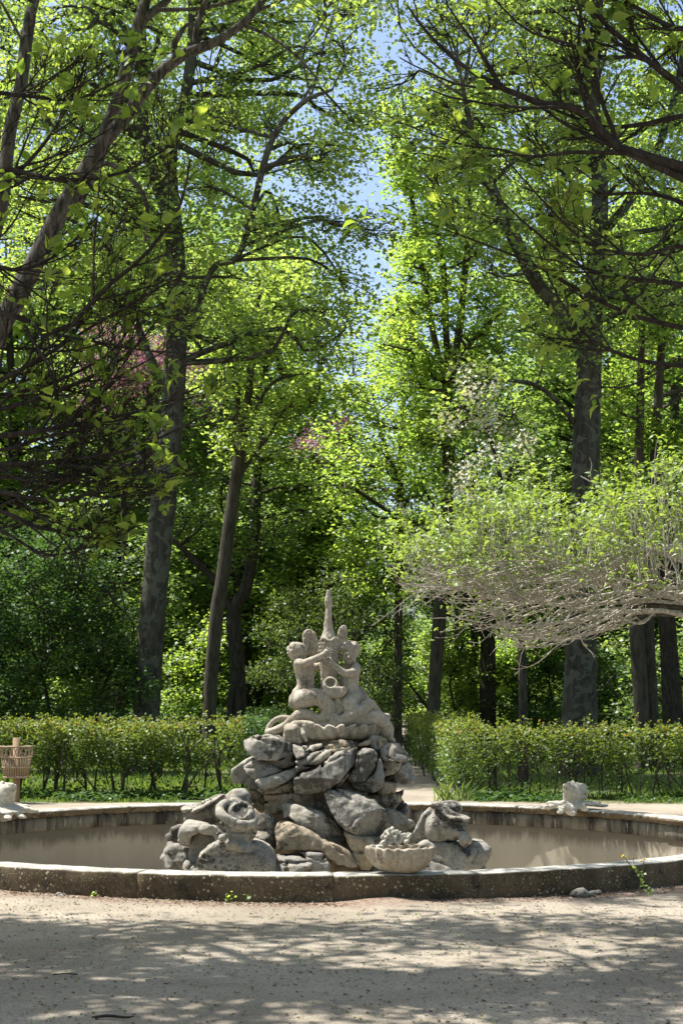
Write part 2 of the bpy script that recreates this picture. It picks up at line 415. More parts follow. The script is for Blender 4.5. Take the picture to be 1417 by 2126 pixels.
M['leaf_dark'] = leaf_mat('dark_bush_leaves', (0.028, 0.068, 0.018), (0.065, 0.125, 0.03), 0.42, 1.9, 0.04)
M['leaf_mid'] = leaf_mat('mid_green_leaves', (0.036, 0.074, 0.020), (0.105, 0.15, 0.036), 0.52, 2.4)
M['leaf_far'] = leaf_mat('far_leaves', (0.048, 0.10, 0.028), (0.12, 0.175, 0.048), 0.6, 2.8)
M['leaf_yellow'] = leaf_mat('yellow_green_leaves', (0.095, 0.165, 0.03), (0.20, 0.275, 0.055), 0.5, 2.0)
M['leaf_spray'] = leaf_mat('large_fresh_leaves', (0.062, 0.115, 0.02), (0.15, 0.20, 0.035), 0.6, 3.0, 0.05)
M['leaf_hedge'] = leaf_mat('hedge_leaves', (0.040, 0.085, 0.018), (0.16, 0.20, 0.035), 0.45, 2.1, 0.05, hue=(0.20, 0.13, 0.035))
M['blossom_pink'] = leaf_mat('magenta_blossom', (0.30, 0.13, 0.27), (0.42, 0.24, 0.38), 0.4, 1.0, 0.02)
M['blossom_white'] = leaf_mat('white_blossom', (0.55, 0.55, 0.45), (0.7, 0.7, 0.62), 0.3, 1.0, 0.02)
M['grass'] = leaf_mat('grass_blades', (0.06, 0.12, 0.02), (0.14, 0.20, 0.04), 0.5, 2.2, 0.08)

CX, CY = (655 - 708.5) / F * 17.63, 17.63      # basin centre
RO, RI = 4.85, 4.60
def ground_mat():
    m, t, n, l = nt('park_ground'); p = pos(n)
    sx = n.new('ShaderNodeSeparateXYZ'); l.new(p, sx.inputs[0]); X, Y = sx.outputs[0], sx.outputs[1]
    sand = mixc(n, l, ramp(n, l, noi(n, l, p, 0.7, 6, 0.6), 0.35, 0.65), (0.285, 0.25, 0.20), (0.395, 0.35, 0.285))
    fine = noi(n, l, p, 60, 8, 0.8); sand = mixc(n, l, ramp(n, l, fine, 0.40, 0.62), mixc(n, l, 1.0, sand, (0.62, 0.60, 0.58), 'MULTIPLY'), sand)
    v = n.new('ShaderNodeTexVoronoi'); v.inputs['Scale'].default_value = 70; l.new(p, v.inputs['Vector'])
    sand = mixc(n, l, mth(n, l, 'MULTIPLY', ramp(n, l, v.outputs['Color'], 0.75, 0.8), 0.6), sand, (0.22, 0.17, 0.13))
    sand = mixc(n, l, mth(n, l, 'MULTIPLY', ramp(n, l, noi(n, l, p, 5.5, 9, 0.75), 0.54, 0.66), 0.55), sand, (0.22, 0.16, 0.11))
    # reddish litter round the foot of the basin wall
    dx = mth(n, l, 'SUBTRACT', X, CX); dy = mth(n, l, 'SUBTRACT', Y, CY)
    r = mth(n, l, 'SQRT', mth(n, l, 'ADD', mth(n, l, 'MULTIPLY', dx, dx), mth(n, l, 'MULTIPLY', dy, dy)))
    rw = mth(n, l, 'ADD', r, mth(n, l, 'MULTIPLY', mth(n, l, 'SUBTRACT', noi(n, l, p, 4, 7, 0.7), 0.5), 0.9))
    lit = mth(n, l, 'MULTIPLY', mth(n, l, 'SUBTRACT', 1.0, ramp(n, l, rw, 4.9, 5.35)), ramp(n, l, noi(n, l, p, 30, 6, 0.8), 0.44, 0.54))
    sand = mixc(n, l, lit, sand, (0.16, 0.085, 0.06))
    grass = mixc(n, l, ramp(n, l, noi(n, l, p, 1.1, 7, 0.7), 0.4, 0.62), (0.055, 0.10, 0.02), (0.16, 0.135, 0.08))
    grass = mixc(n, l, ramp(n, l, noi(n, l, p, 13, 7, 0.7), 0.45, 0.6), grass, (0.05, 0.085, 0.02))
    wob = mth(n, l, 'MULTIPLY', mth(n, l, 'SUBTRACT', noi(n, l, p, 0.9, 6, 0.65), 0.5), 1.6)
    ring = ramp(n, l, mth(n, l, 'ADD', Y, mth(n, l, 'MULTIPLY', wob, 0.5)), 25.3, 25.7)           # hedge line
    px = mth(n, l, 'SUBTRACT', X, mth(n, l, 'ADD', 0.1, mth(n, l, 'MULTIPLY', Y, 0.034)))
    path = mth(n, l, 'SUBTRACT', 1.0, ramp(n, l, mth(n, l, 'ADD', mth(n, l, 'ABSOLUTE', px), mth(n, l, 'MULTIPLY', wob, 0.6)), 1.0, 1.35))
    cross = mth(n, l, 'SUBTRACT', 1.0, ramp(n, l, mth(n, l, 'ABSOLUTE', mth(n, l, 'SUBTRACT', Y, 88.0)), 5.0, 7.0))
    path = mth(n, l, 'MAXIMUM', path, cross)
    col = mixc(n, l, mth(n, l, 'MULTIPLY', ring, mth(n, l, 'SUBTRACT', 1.0, path)), sand, grass)
    h = mth(n, l, 'ADD', mth(n, l, 'MULTIPLY', fine, 0.5), mth(n, l, 'ADD', noi(n, l, p, 16, 6, 0.7), mth(n, l, 'MULTIPLY', v.outputs['Distance'], 0.25)))
    finish(t, n, l, col, 0.95, h, 0.6, 0.010, 0.1); return m
M['ground'] = ground_mat()
def plain(name, c, rough=0.8, c2=None, s_=20):
    m, t, n, l = nt(name)
    col = mixc(n, l, noi(n, l, pos(n), s_, 6, 0.7), c, c2 or tuple(0.6 * v for v in c))
    finish(t, n, l, col, rough, noi(n, l, pos(n), s_ * 3, 4), 0.3, 0.01); return m
M['wood'] = plain('bare_wood', (0.34, 0.24, 0.14), 0.8, (0.22, 0.15, 0.09))
M['wicker'] = plain('peeled_cane', (0.34, 0.26, 0.17), 0.7, (0.22, 0.165, 0.11))
M['metal'] = plain('dull_grey_metal', (0.35, 0.35, 0.34), 0.5)
M['pebble'] = plain('pebbles', (0.42, 0.36, 0.29), 0.9, (0.14, 0.11, 0.09), 7)
M['mulch'] = plain('dead_leaf_litter', (0.16, 0.10, 0.06), 0.9, (0.07, 0.05, 0.035), 9)
M['yellow'] = plain('yellow_petals', (0.75, 0.55, 0.03), 0.6, (0.7, 0.5, 0.03))
M['red'] = plain('red_leaves', (0.35, 0.03, 0.02), 0.6)
M['dirt'] = plain('dark_soil', (0.06, 0.05, 0.04), 0.95)
# ================================================================== GROUND
def build_ground():
    na = 180
    radii = [4.72]
    while radii[-1] < 420: radii.append(radii[-1] * 1.022 + 0.03)
    radii = np.array(radii); th = np.arange(na) * 2 * np.pi / na
    X = CX + radii[:, None] * np.cos(th); Y = CY + radii[:, None] * np.sin(th)
    Z = 0.018 * vnoise(X * 0.8, Y * 0.8, X * 0) + 0.010 * vnoise(X * 2.6, Y * 2.6, X * 0 + 4)
    Z = Z * np.clip((radii[:, None] - 4.7) / 0.3, 0.2, 1)
    # small drift of sand against the foot of the wall
    gx, gy = at(800, 1875, 12.75)[:2]
    Z += 0.045 * np.exp(-(((X - gx) / 0.28) ** 2 + ((Y - gy) / 0.22) ** 2))
    V = np.stack([X, Y, Z], -1).reshape(-1, 3); nr = len(radii)
    i = np.arange(nr - 1)[:, None] * na; j = np.arange(na)[None]; j2 = (j + 1) % na
    Q = np.stack([i + j, i + na + j, i + na + j2, i + j2], -1).reshape(-1, 4)
    o = part('ground', V, Q, M['ground']); o['kind'] = 'structure'
build_ground()
def gz(x, y):
    r = np.hypot(x - CX, y - CY)
    z = 0.018 * vnoise(x * 0.8, y * 0.8, x * 0) + 0.010 * vnoise(x * 2.6, y * 2.6, x * 0 + 4)
    return z * np.clip((r - 4.7) / 0.3, 0.2, 1)

# ================================================================== BASIN
basin = thing('fountain_basin', 'large round empty stone basin with low weathered rim in front of the hedges', 'basin', (CX, CY, -1.0))
def arc_block(prof, a0, a1, n, wob, seed, name, mat):
    prof = np.asarray(prof, float); k = len(prof); g = 0.0015 / 4.8
    th = np.linspace(a0 + g, a1 - g, n); rg = np.random.default_rng(seed)
    dz = rg.normal(0, 0.0012); dr = rg.normal(0, 0.0015)
    r = prof[None, :, 0] + dr + 0 * th[:, None]; z = prof[None, :, 1] + dz + 0 * th[:, None]
    x = CX + r * np.cos(th[:, None]); y = CY + r * np.sin(th[:, None])
    nn = vnoise(x * 7 + seed, y * 7, z * 9) * wob + vnoise(x * 22, y * 22, z * 22 + seed) * wob * 0.6
    r = r + nn; z = z + nn * 0.8
    e = np.minimum(np.arange(n), np.arange(n)[::-1]); c = np.where(e == 0, 0.0015, 0.0)[:, None]     # worn ends
    pc = prof.mean(0); r = r - np.sign(r - pc[0]) * c * 0.8; z = z - np.sign(z - pc[1]) * c
    x = CX + r * np.cos(th[:, None]); y = CY + r * np.sin(th[:, None])
    V = np.stack([x, y, z], -1).reshape(-1, 3)
    i = np.arange(n - 1)[:, None] * k; j = np.arange(k)[None]; j2 = (j + 1) % k
    Q = np.stack([i + j, i + j2, i + k + j2, i + k + j], -1).reshape(-1, 4)
    # end caps as fans of quads/tris around first vertex
    T = []
    for jj in range(1, k - 1):
        T.append((0, jj + 1, jj)); b = (n - 1) * k; T.append((b, b + jj, b + jj + 1))
    return part(name, V, [Q, np.array(T)], mat, basin, smooth=True)
TOPZ = EYE - 1.387
prof = [(RO, -0.12), (RO, 0.02), (RO, 0.10), (RO, TOPZ - 0.02), (RO - 0.006, TOPZ - 0.006), (RO - 0.025, TOPZ), (RO - 0.12, TOPZ + 0.002), (RI - 0.01, TOPZ), (RI - 0.045, TOPZ - 0.012), (RI - 0.06, TOPZ - 0.035),
        (RI - 0.045, TOPZ - 0.062), (RI - 0.02, TOPZ - 0.075), (RI - 0.02, TOPZ - 0.09), (RI + 0.05, TOPZ - 0.09), (RI + 0.05, -0.12)]
rb = np.random.default_rng(3)
NB = 20; bounds = np.sort((np.arange(NB) + rb.uniform(-0.16, 0.16, NB)) / NB * 2 * np.pi)
for i in range(NB):
    a0 = bounds[i]; a1 = bounds[i + 1] if i < NB - 1 else bounds[0] + 2 * np.pi
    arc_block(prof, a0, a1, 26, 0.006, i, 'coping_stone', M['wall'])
NB = 30; bounds = (np.arange(NB) + rb.uniform(-0.2, 0.2, NB)) / NB * 2 * np.pi
bp = [(RI + 0.045, TOPZ - 0.095), (RI, TOPZ - 0.095), (RI, TOPZ - 0.18), (RI + 0.002, TOPZ - 0.262), (RI + 0.015, TOPZ - 0.27), (RI + 0.045, TOPZ - 0.27)]
for i in range(NB):
    a0 = bounds[i]; a1 = bounds[i + 1] if i < NB - 1 else bounds[0] + 2 * np.pi
    arc_block(bp, a0, a1, 14, 0.004, 100 + i, 'band_stone', M['frieze'])
def ring_wall():
    na = 160; th = np.arange(na) * 2 * np.pi / na; zs = np.array([TOPZ - 0.271, TOPZ - 0.33, TOPZ - 0.5, TOPZ - 0.8, TOPZ - 1.15, TOPZ - 1.16, TOPZ - 1.16])
    rs = np.array([RI + 0.03, RI + 0.03, RI + 0.025, RI + 0.02, RI, RI - 0.05, 0.01])
    X = CX + rs[:, None] * np.cos(th); Y = CY + rs[:, None] * np.sin(th); Z = zs[:, None] + 0 * X
    V = np.stack([X, Y, Z], -1).reshape(-1, 3)
    def q(a, b):
        i = np.arange(a, b)[:, None] * na; j = np.arange(na)[None]; j2 = (j + 1) % na
        return np.stack([i + j, i + j2, i + na + j2, i + na + j], -1).reshape(-1, 4)
    part('plaster_wall', V, q(0, 4), M['plaster'], basin)
    part('basin_floor', V, q(5, 6), M['plaster'], basin)
    part('backing_wall', *(lambda V2: (V2, q(0, 3)))(np.stack([CX + (RI + 0.12) * np.cos(th)[None] + 0 * zs[:4, None], CY + (RI + 0.12) * np.sin(th)[None] + 0 * zs[:4, None], np.array([-0.11, -0.4, -0.8, -1.2])[:, None] + 0 * th[None]], -1).reshape(-1, 3)), M['plaster'], basin)
ring_wall()

# ================================================================== FOUNTAIN SCULPTURE
def c1(p): p = np.asarray(p, float); return p / 1.968 + [320, 1200]
def c2(p): p = np.asarray(p, float); return p / 4.723 + [560, 1200]
def c3(p): p = np.asarray(p, float); return p / 3.729 + [320, 1600]
def c4(p): p = np.asarray(p, float); return p / 3.729 + [680, 1600]
def c5(p): p = np.asarray(p, float); return p / 3.374 + [460, 1440]
def xz(px, d):
    return np.stack([(px[:, 0] - 708.5) / F * d, EYE - (px[:, 1] - HZ) / F * d], 1)
_rs = [0]
def rock(root, name, cf, pts, d, t, a=0.0, b=0.35, r=None, mat='rock', res=0.0152, amp=0.016, grooves=(), extra=None, label=None):
    """a boulder whose face has the given outline; d = distance of its middle from the camera, 2t = thickness"""
    _rs[0] += 1; s0 = _rs[0]; q = xz(cf(pts), d); q = q.mean(0) + (q - q.mean(0)) * 1.06; lo = q.min(0); hi = q.max(0)
    w = hi - lo; r = r or min(0.30 * min(w), t * 0.95, 0.06)
    ex = abs(a) * w[0] / 2 + abs(b) * w[1] / 2
    v = Vol((lo[0] - .02, d - t - ex - .02, lo[1] - .02), (hi[0] + .02, d + t + ex + .02, hi[1] + .02), res)
    v.poly(q, d, t, r, a, b)
    if extra: extra(v)
    rgp = np.random.default_rng(1000 + s0); cc = np.array([q[:, 0].mean(), d, q[:, 1].mean()]); hw = np.array([w[0] / 2, t, w[1] / 2])
    X, Y, Z = v._grid((slice(None),) * 3)
    for _ in range(5):
        n_ = np.array([rgp.normal(0, .6) - a, -1.0, rgp.normal(0, .6) - b * -1]); n_ /= np.linalg.norm(n_)
        hgt = (abs(n_) @ hw) * rgp.uniform(.52, .74); pl = (X - cc[0]) * n_[0] + (Y - cc[1]) * n_[1] + (Z - cc[2]) * n_[2] - hgt
        h_ = np.maximum(.02 - np.abs(v.d - pl), 0) / .02; v.d = (np.maximum(v.d, pl) + h_ * h_ * .005).astype(np.float32)
    c_, r2_ = np.polyfit(q[:, 0], q[:, 1], 1) if w[0] > w[1] else (1.2, 0); ang_ = math.atan(c_)
    Xw = X + .035 * vnoise(X * 5 + s0, Y * 5, Z * 5); 
    for kk in range(2):                                       # open joints and cracks following the bedding
        aa = ang_ + rgp.normal(0, .25) + (1.3 if kk == 1 and s0 % 3 == 0 else 0); n_ = np.array([-math.sin(aa), rgp.normal(0, .2), math.cos(aa)])
        off = rgp.uniform(-.5, .5) * min(hw[0], hw[2]); pd = np.abs((Xw - cc[0]) * n_[0] + (Y - cc[1]) * n_[1] + (Z - cc[2]) * n_[2] - off) - .0065
        dep = rgp.uniform(.014, .028) * np.clip(.6 + 1.6 * vnoise(X * 4, Y * 4 + s0 + kk, Z * 4), 0, 1)
        v.d = np.maximum(v.d, -np.maximum(pd, -(v.d + dep))).astype(np.float32)
    for (g0, g1, gr) in grooves:
        p0 = xz(cf([g0]), d)[0]; p1 = xz(cf([g1]), d)[0]; cz = q.mean(0)
        f = lambda p: (p[0], d - t * math.sqrt(1 + a * a + b * b) + a * (p[0] - cz[0]) + b * (p[1] - cz[1]) + 0.004, p[1])
        v.cap(f(p0), f(p1), gr, gr * 0.7, 0.012, sub=True)
    s = _rs[0]
    v.noise(amp * 0.7, 4.5, False, s); v.noise(amp * 0.55, 11, True, s + 9); v.noise(amp * 0.35, 30, False, s + 3)
    V, Q = v.mesh()
    return part(name, V, Q, M[mat], root, True, None, None, label)

fb = at(672, 1810, CY); FX = fb[0]
fountain = thing('fountain_sculpture', 'tall carved rock mound topped by two winged cherubs clasping a long-necked bird', 'fountain', (FX, CY, -0.94))
def core():
    v = Vol((FX - 1.05, CY - 0.95, -0.95), (FX + 1.1, CY + 0.95, 1.42), 0.03)
    v.chain([(FX, CY, -1.0), (FX, CY, -0.1), (FX - .02, CY, 0.5), (FX + 0.03, CY, 0.85), (FX + .03, CY, 1.08)], [0.85, 0.82, 0.70, 0.72, 0.34], 0.1)
    v.ell((FX + 0.05, CY, 0.85), (0.86, 0.75, 0.25)); v.ell((FX, CY, 0.0), (0.95, 0.85, 0.5))
    v.ell((FX + .04, CY, 1.22), (0.60, 0.5, 0.14))
    v.noise(0.06, 3.5, True, 2); v.noise(0.03, 9, True, 5)
    V, Q = v.mesh(); part('rock_core', V, Q, M['rockwarm'], fountain)
core()
R = rock; f_ = fountain; N_ = 'carved_rock'
# upper ledge
R(f_, N_, c5, [(168,330),(230,300),(310,292),(395,295),(445,325),(492,352),(495,390),(440,430),(380,465),(260,460),(215,425),(178,385)], 17.0, .26, -.25, .7, mat='rock', grooves=[((190,350),(330,330),.008),((250,400),(420,385),.01),((360,350),(470,360),.012),((260,455),(230,410),.008)])
R(f_, N_, c5, [(230,435),(380,455),(495,395),(518,500),(440,530),(330,505),(262,468)], 17.08, .24, -.2, .2, mat='rockdark')
R(f_, N_, c5, [(498,350),(520,338),(560,352),(600,360),(660,348),(706,342),(706,375),(640,412),(580,440),(530,460),(505,420)], 16.93, .2, 0, .6, mat='rock', grooves=[((520,370),(640,380),.01)])
R(f_, N_, c5, [(708,378),(760,345),(790,328),(910,330),(932,360),(925,380),(860,395),(780,418),(730,405)], 16.97, .2, .05, .5, mat='rockwarm')
R(f_, N_, c5, [(520,470),(600,440),(640,412),(740,383),(768,412),(745,450),(700,482),(610,520),(530,556)], 16.88, .2, .0, .45, mat='rock')
R(f_, N_, c5, [(520,588),(600,545),(700,488),(790,425),(860,398),(940,385),(946,430),(915,500),(870,560),(805,625),(740,678),(620,702),(525,695)], 16.80, .22, -.1, .25, mat='rockdark', grooves=[((540,690),(720,660),.01)])
R(f_, N_, c5, [(740,685),(805,628),(870,562),(918,498),(945,425),(955,440),(930,520),(880,590),(800,680)], 16.86, .2, 0, .1, mat='rockwarm')
R(f_, N_, c5, [(75,532),(140,490),(220,455),(245,478),(220,560),(255,600),(280,692),(235,680),(205,655),(180,632),(120,625),(80,620)], 17.25, .28, -.3, .3, mat='rock', amp=.02)
R(f_, N_, c5, [(157,515),(200,485),(243,466),(330,478),(420,540),(380,572),(310,582),(250,600),(190,560)], 16.95, .2, -.2, .5, mat='rockdark', grooves=[((200,510),(300,500),.008)])
R(f_, N_, c5, [(240,600),(330,578),(430,542),(515,520),(522,575),(470,610),(400,642),(320,662),(275,662)], 16.92, .22, -.2, .3, mat='rock')
R(f_, N_, c5, [(215,660),(310,660),(400,640),(520,578),(530,700),(430,705),(290,700)], 16.98, .2, -.15, .1, mat='rockwarm')
R(f_, N_, c5, [(850,592),(900,555),(930,480),(960,400),(1000,390),(1062,395),(1085,430),(1070,500),(1040,560),(1000,610),(930,625)], 16.87, .24, .1, .2, mat='rockdark')
R(f_, N_, c5, [(900,620),(1000,612),(1050,560),(1080,480),(1100,445),(1130,500),(1136,590),(1110,650),(1060,688),(980,690),(925,665)], 16.92, .26, .2, .2, mat='rockdark')
R(f_, N_, c5, [(1108,400),(1130,372),(1165,350),(1240,355),(1302,428),(1290,450),(1268,472),(1215,465),(1140,470),(1115,440)], 17.12, .26, .3, .6, mat='rockdark')
R(f_, N_, c5, [(1128,470),(1268,470),(1235,520),(1195,565),(1135,575)], 17.1, .22, .25, .1, mat='rock')
R(f_, N_, c5, [(1140,600),(1190,560),(1240,510),(1290,480),(1330,510),(1347,550),(1342,608),(1290,632),(1235,640),(1165,615)], 17.3, .26, .3, .4, mat='rock', amp=.02, grooves=[((1200,570),(1320,545),.012),((1190,600),(1320,590),.01)])
R(f_, N_, c5, [(1105,612),(1225,630),(1205,690),(1110,700),(1075,680)], 17.15, .2, .2, .0, mat='rockwarm')
R(f_, N_, c5, [(930,372),(980,345),(1040,322),(1046,345),(1000,375),(945,402)], 17.0, .16, .1, .5, mat='rockwarm')
R(f_, N_, c5, [(1030,310),(1060,288),(1095,292),(1105,320),(1092,345),(1100,385),(1070,400),(1030,370)], 17.1, .16, .2, .4, mat='rock')
R(f_, N_, c5, [(440,240),(470,215),(520,215),(560,240),(590,330),(540,345),(490,350),(445,335)], 17.05, .16, -.2, .3, mat='fig')
# pedestal band
R(f_, N_, c5, [(185,680),(250,690),(318,700),(318,830),(262,832),(228,800),(205,740)], 17.2, .22, -.3, .0, mat='rockwarm')
R(f_, N_, c5, [(303,700),(440,700),(640,698),(642,800),(540,790),(440,772),(420,838),(308,842)], 17.0, .25, 0, -.1, mat='rockwarm', grooves=[((320,760),(410,765),.008)])
R(f_, N_, c5, [(640,696),(745,690),(745,830),(690,830),(640,800)], 17.08, .2, 0, 0, mat='rockdark')
R(f_, N_, c5, [(1010,722),(1060,705),(1120,695),(1235,702),(1258,738),(1230,780),(1180,828),(1120,800),(1060,760)], 17.2, .25, .3, -.2, mat='rockwarm')
R(f_, N_, c5, [(1205,692),(1245,682),(1282,666),(1268,705),(1252,728),(1215,715)], 17.3, .07, .2, 0, mat='rock')
R(f_, N_, c5, [(1195,830),(1240,765),(1262,742),(1300,778),(1312,830),(1300,875),(1240,880)], 17.4, .2, .2, 0, mat='rockdark', amp=.025)
# lower rocks
R(f_, N_, c1, [(700,885),(722,870),(765,866),(840,888),(895,915),(930,945),(962,1010),(945,1060),(890,1065),(830,1050),(780,1015),(740,975),(715,935)], 16.62, .2, .05, .5, mat='rockdark', grooves=[((840,930),(900,1010),.009)])
R(f_, N_, c1, [(925,950),(960,948),(1010,965),(1050,990),(1072,1012),(1060,1040),(1000,1042),(960,1035)], 16.85, .2, .2, .5, mat='rockdark')
R(f_, N_, c1, [(523,930),(545,920),(600,932),(690,958),(735,995),(775,1045),(765,1092),(700,1070),(640,1032),(590,1010),(535,985)], 16.72, .2, -.1, .4, mat='rock', grooves=[((530,950),(700,1000),.013),((545,945),(640,960),.008)])
R(f_, N_, c1, [(500,1030),(520,1005),(560,1005),(640,1030),(700,1065),(762,1092),(800,1120),(835,1165),(805,1178),(740,1160),(680,1118),(610,1112),(512,1112)], 16.55, .18, -.05, .35, r=.08, mat='rockwarm', grooves=[((740,1090),(760,1150),.012),((600,1060),(700,1075),.006)])
R(f_, N_, c1, [(778,1040),(830,1052),(900,1062),(945,1058),(935,1090),(905,1120),(880,1190),(845,1192),(805,1118),(790,1080)], 16.5, .16, .1, .4, mat='rockwarm', grooves=[((830,1070),(870,1150),.01)])
R(f_, N_, c1, [(480,1142),(540,1138),(590,1136),(642,1168),(638,1185),(612,1188),(600,1210),(560,1225),(545,1180),(530,1230),(490,1232)], 16.35, .16, 0, .6, r=.03, mat='rock')
R(f_, N_, c1, [(590,1120),(690,1122),(712,1172),(705,1240),(640,1240),(640,1170)], 16.45, .18, 0, .5, mat='rock')
R(f_, N_, c1, [(845,1195),(905,1120),(960,1100),(1040,1090),(1060,1200),(1060,1260),(850,1260)], 16.75, .2, 0, .3, mat='rockdark')
def balls():
    for (cx, cy, r, d) in ((452, 1003, 43, 16.75), (455, 1072, 50, 16.7)):
        p = c1([(cx, cy)])[0]; p = at(p[0], p[1], d); rr = r / 1.968 / F * d
        v = Vol(p - rr * 1.2, p + rr * 1.2, 0.012); v.ell(p, (rr, rr, rr)); v.noise(.012, 6, False, cx); v.noise(.006, 20, True, cx)
        V, Q = v.mesh(); part('round_boulder', V, Q, M['rock'], fountain)
balls()
def grate():
    g = Geo()
    for x in (682, 694, 706, 714):
        a = at(x, 1840, 16.9); b = at(x, 1778, 16.9); tube(g, [a, b], 0.012, 6)
    tube(g, [at(678, 1792, 16.9), at(724, 1792, 16.9)], 0.01, 6)
    g.build('metal_grate', M['metal'], fountain)
grate()

# scalloped shell bowl under the figures
def shell_bowl(root, c, R0, h, flutes, th0, th1, thick, mat, name, squash=1.0, lean=0.0, ph=0.0, flare=0.55, foot=0.22, wave=0.05, ripple=0.012):
    nth, nr = 220, 22
    th = np.linspace(th0, th1, nth); u = np.linspace(0, 1, nr)
    rr = foot + (1 - foot) * np.sin(u * np.pi / 2) ** flare; zz = u ** 1.5
    def surf(off):
        fl = np.cos(th[None] * flutes + ph + lean * u[:, None] * 3)
        r = R0 * (rr[:, None] * (1 + wave * fl * (0.3 + 0.7 * u[:, None]))) + off
        z = h * zz[:, None] + ripple * fl * u[:, None] ** 3
        return np.stack([c[0] + r * np.cos(th)[None], c[1] + squash * r * np.sin(th)[None], c[2] + z + 0 * r], -1).reshape(-1, 3)
    A = surf(0.0); B = surf(-thick) + [0, 0, thick * 0.4]
    i = np.arange(nr - 1)[:, None] * nth; j = np.arange(nth - 1)[None]
    qa = np.stack([i + j, i + j + 1, i + nth + j + 1, i + nth + j], -1).reshape(-1, 4); n = len(A)
    qb = qa[:, ::-1] + n; t = (nr - 1) * nth; jj = np.arange(nth - 1)
    rim = np.stack([t + jj, t + jj + 1, n + t + jj + 1, n + t + jj], 1); bot = np.stack([jj + 1, jj, n + jj, n + jj + 1], 1)
    V = np.vstack([A, B]); V += 0.006 * vnoise(V[:, 0] * 12, V[:, 1] * 12, V[:, 2] * 12)[:, None]
    return part(name, V, np.vstack([qa, qb, rim, bot]), mat, root)
sc_c = at(*c2([(625, 1590)])[0], 17.33)
shell_bowl(fountain, sc_c, 0.52, 0.15, 24, 0, 2 * np.pi, 0.03, M['fig'], 'shell_bowl', 0.84, 0.7, 0.3, 0.5, 0.55, 0.09, 0.016)

GD = 17.28
def g2(x, y, dd=0.0):
    p = c2([(x, y)])[0]; return at(p[0], p[1], GD + dd)
U = 1 / 4.723 / F * GD           # metres per crop pixel
def hand(v, wrist, tip, side, up, s=1.0):
    """palm + four fingers + thumb, curling round what is held"""
    wrist = np.array(wrist); tip = np.array(tip); ax = tip - wrist; L = np.linalg.norm(ax); ax /= L
    side = np.array(side, float); side -= side @ ax * ax; side /= np.linalg.norm(side); nrm = np.cross(ax, side)
    palm = wrist + ax * L * 0.32
    v.cap(wrist, palm, .021 * s, .027 * s, .012); v.cap(palm - side * .014 * s, palm + side * .014 * s, .018 * s, .018 * s, .01)
    for i, l in enumerate((.82, 1.0, .95, .75)):
        o = side * (i - 1.5) * .0155 * s
        b = palm + ax * .012 + o; m = b + ax * L * 0.34 * l + o * .3; e = m + ax * L * 0.24 * l + np.array(up) * .014 * s + o * .2
        v.cap(b, m, .0085 * s, .008 * s, .004); v.cap(m, e, .008 * s, .0065 * s, .004)
    t0 = palm - ax * .012 - side * .018 * s; t1 = t0 - side * .028 * s + ax * .012; v.cap(t0, t1, .010 * s, .0085 * s, .006); v.cap(t1, t1 + ax * .024 * s, .0085 * s, .0065 * s, .005)
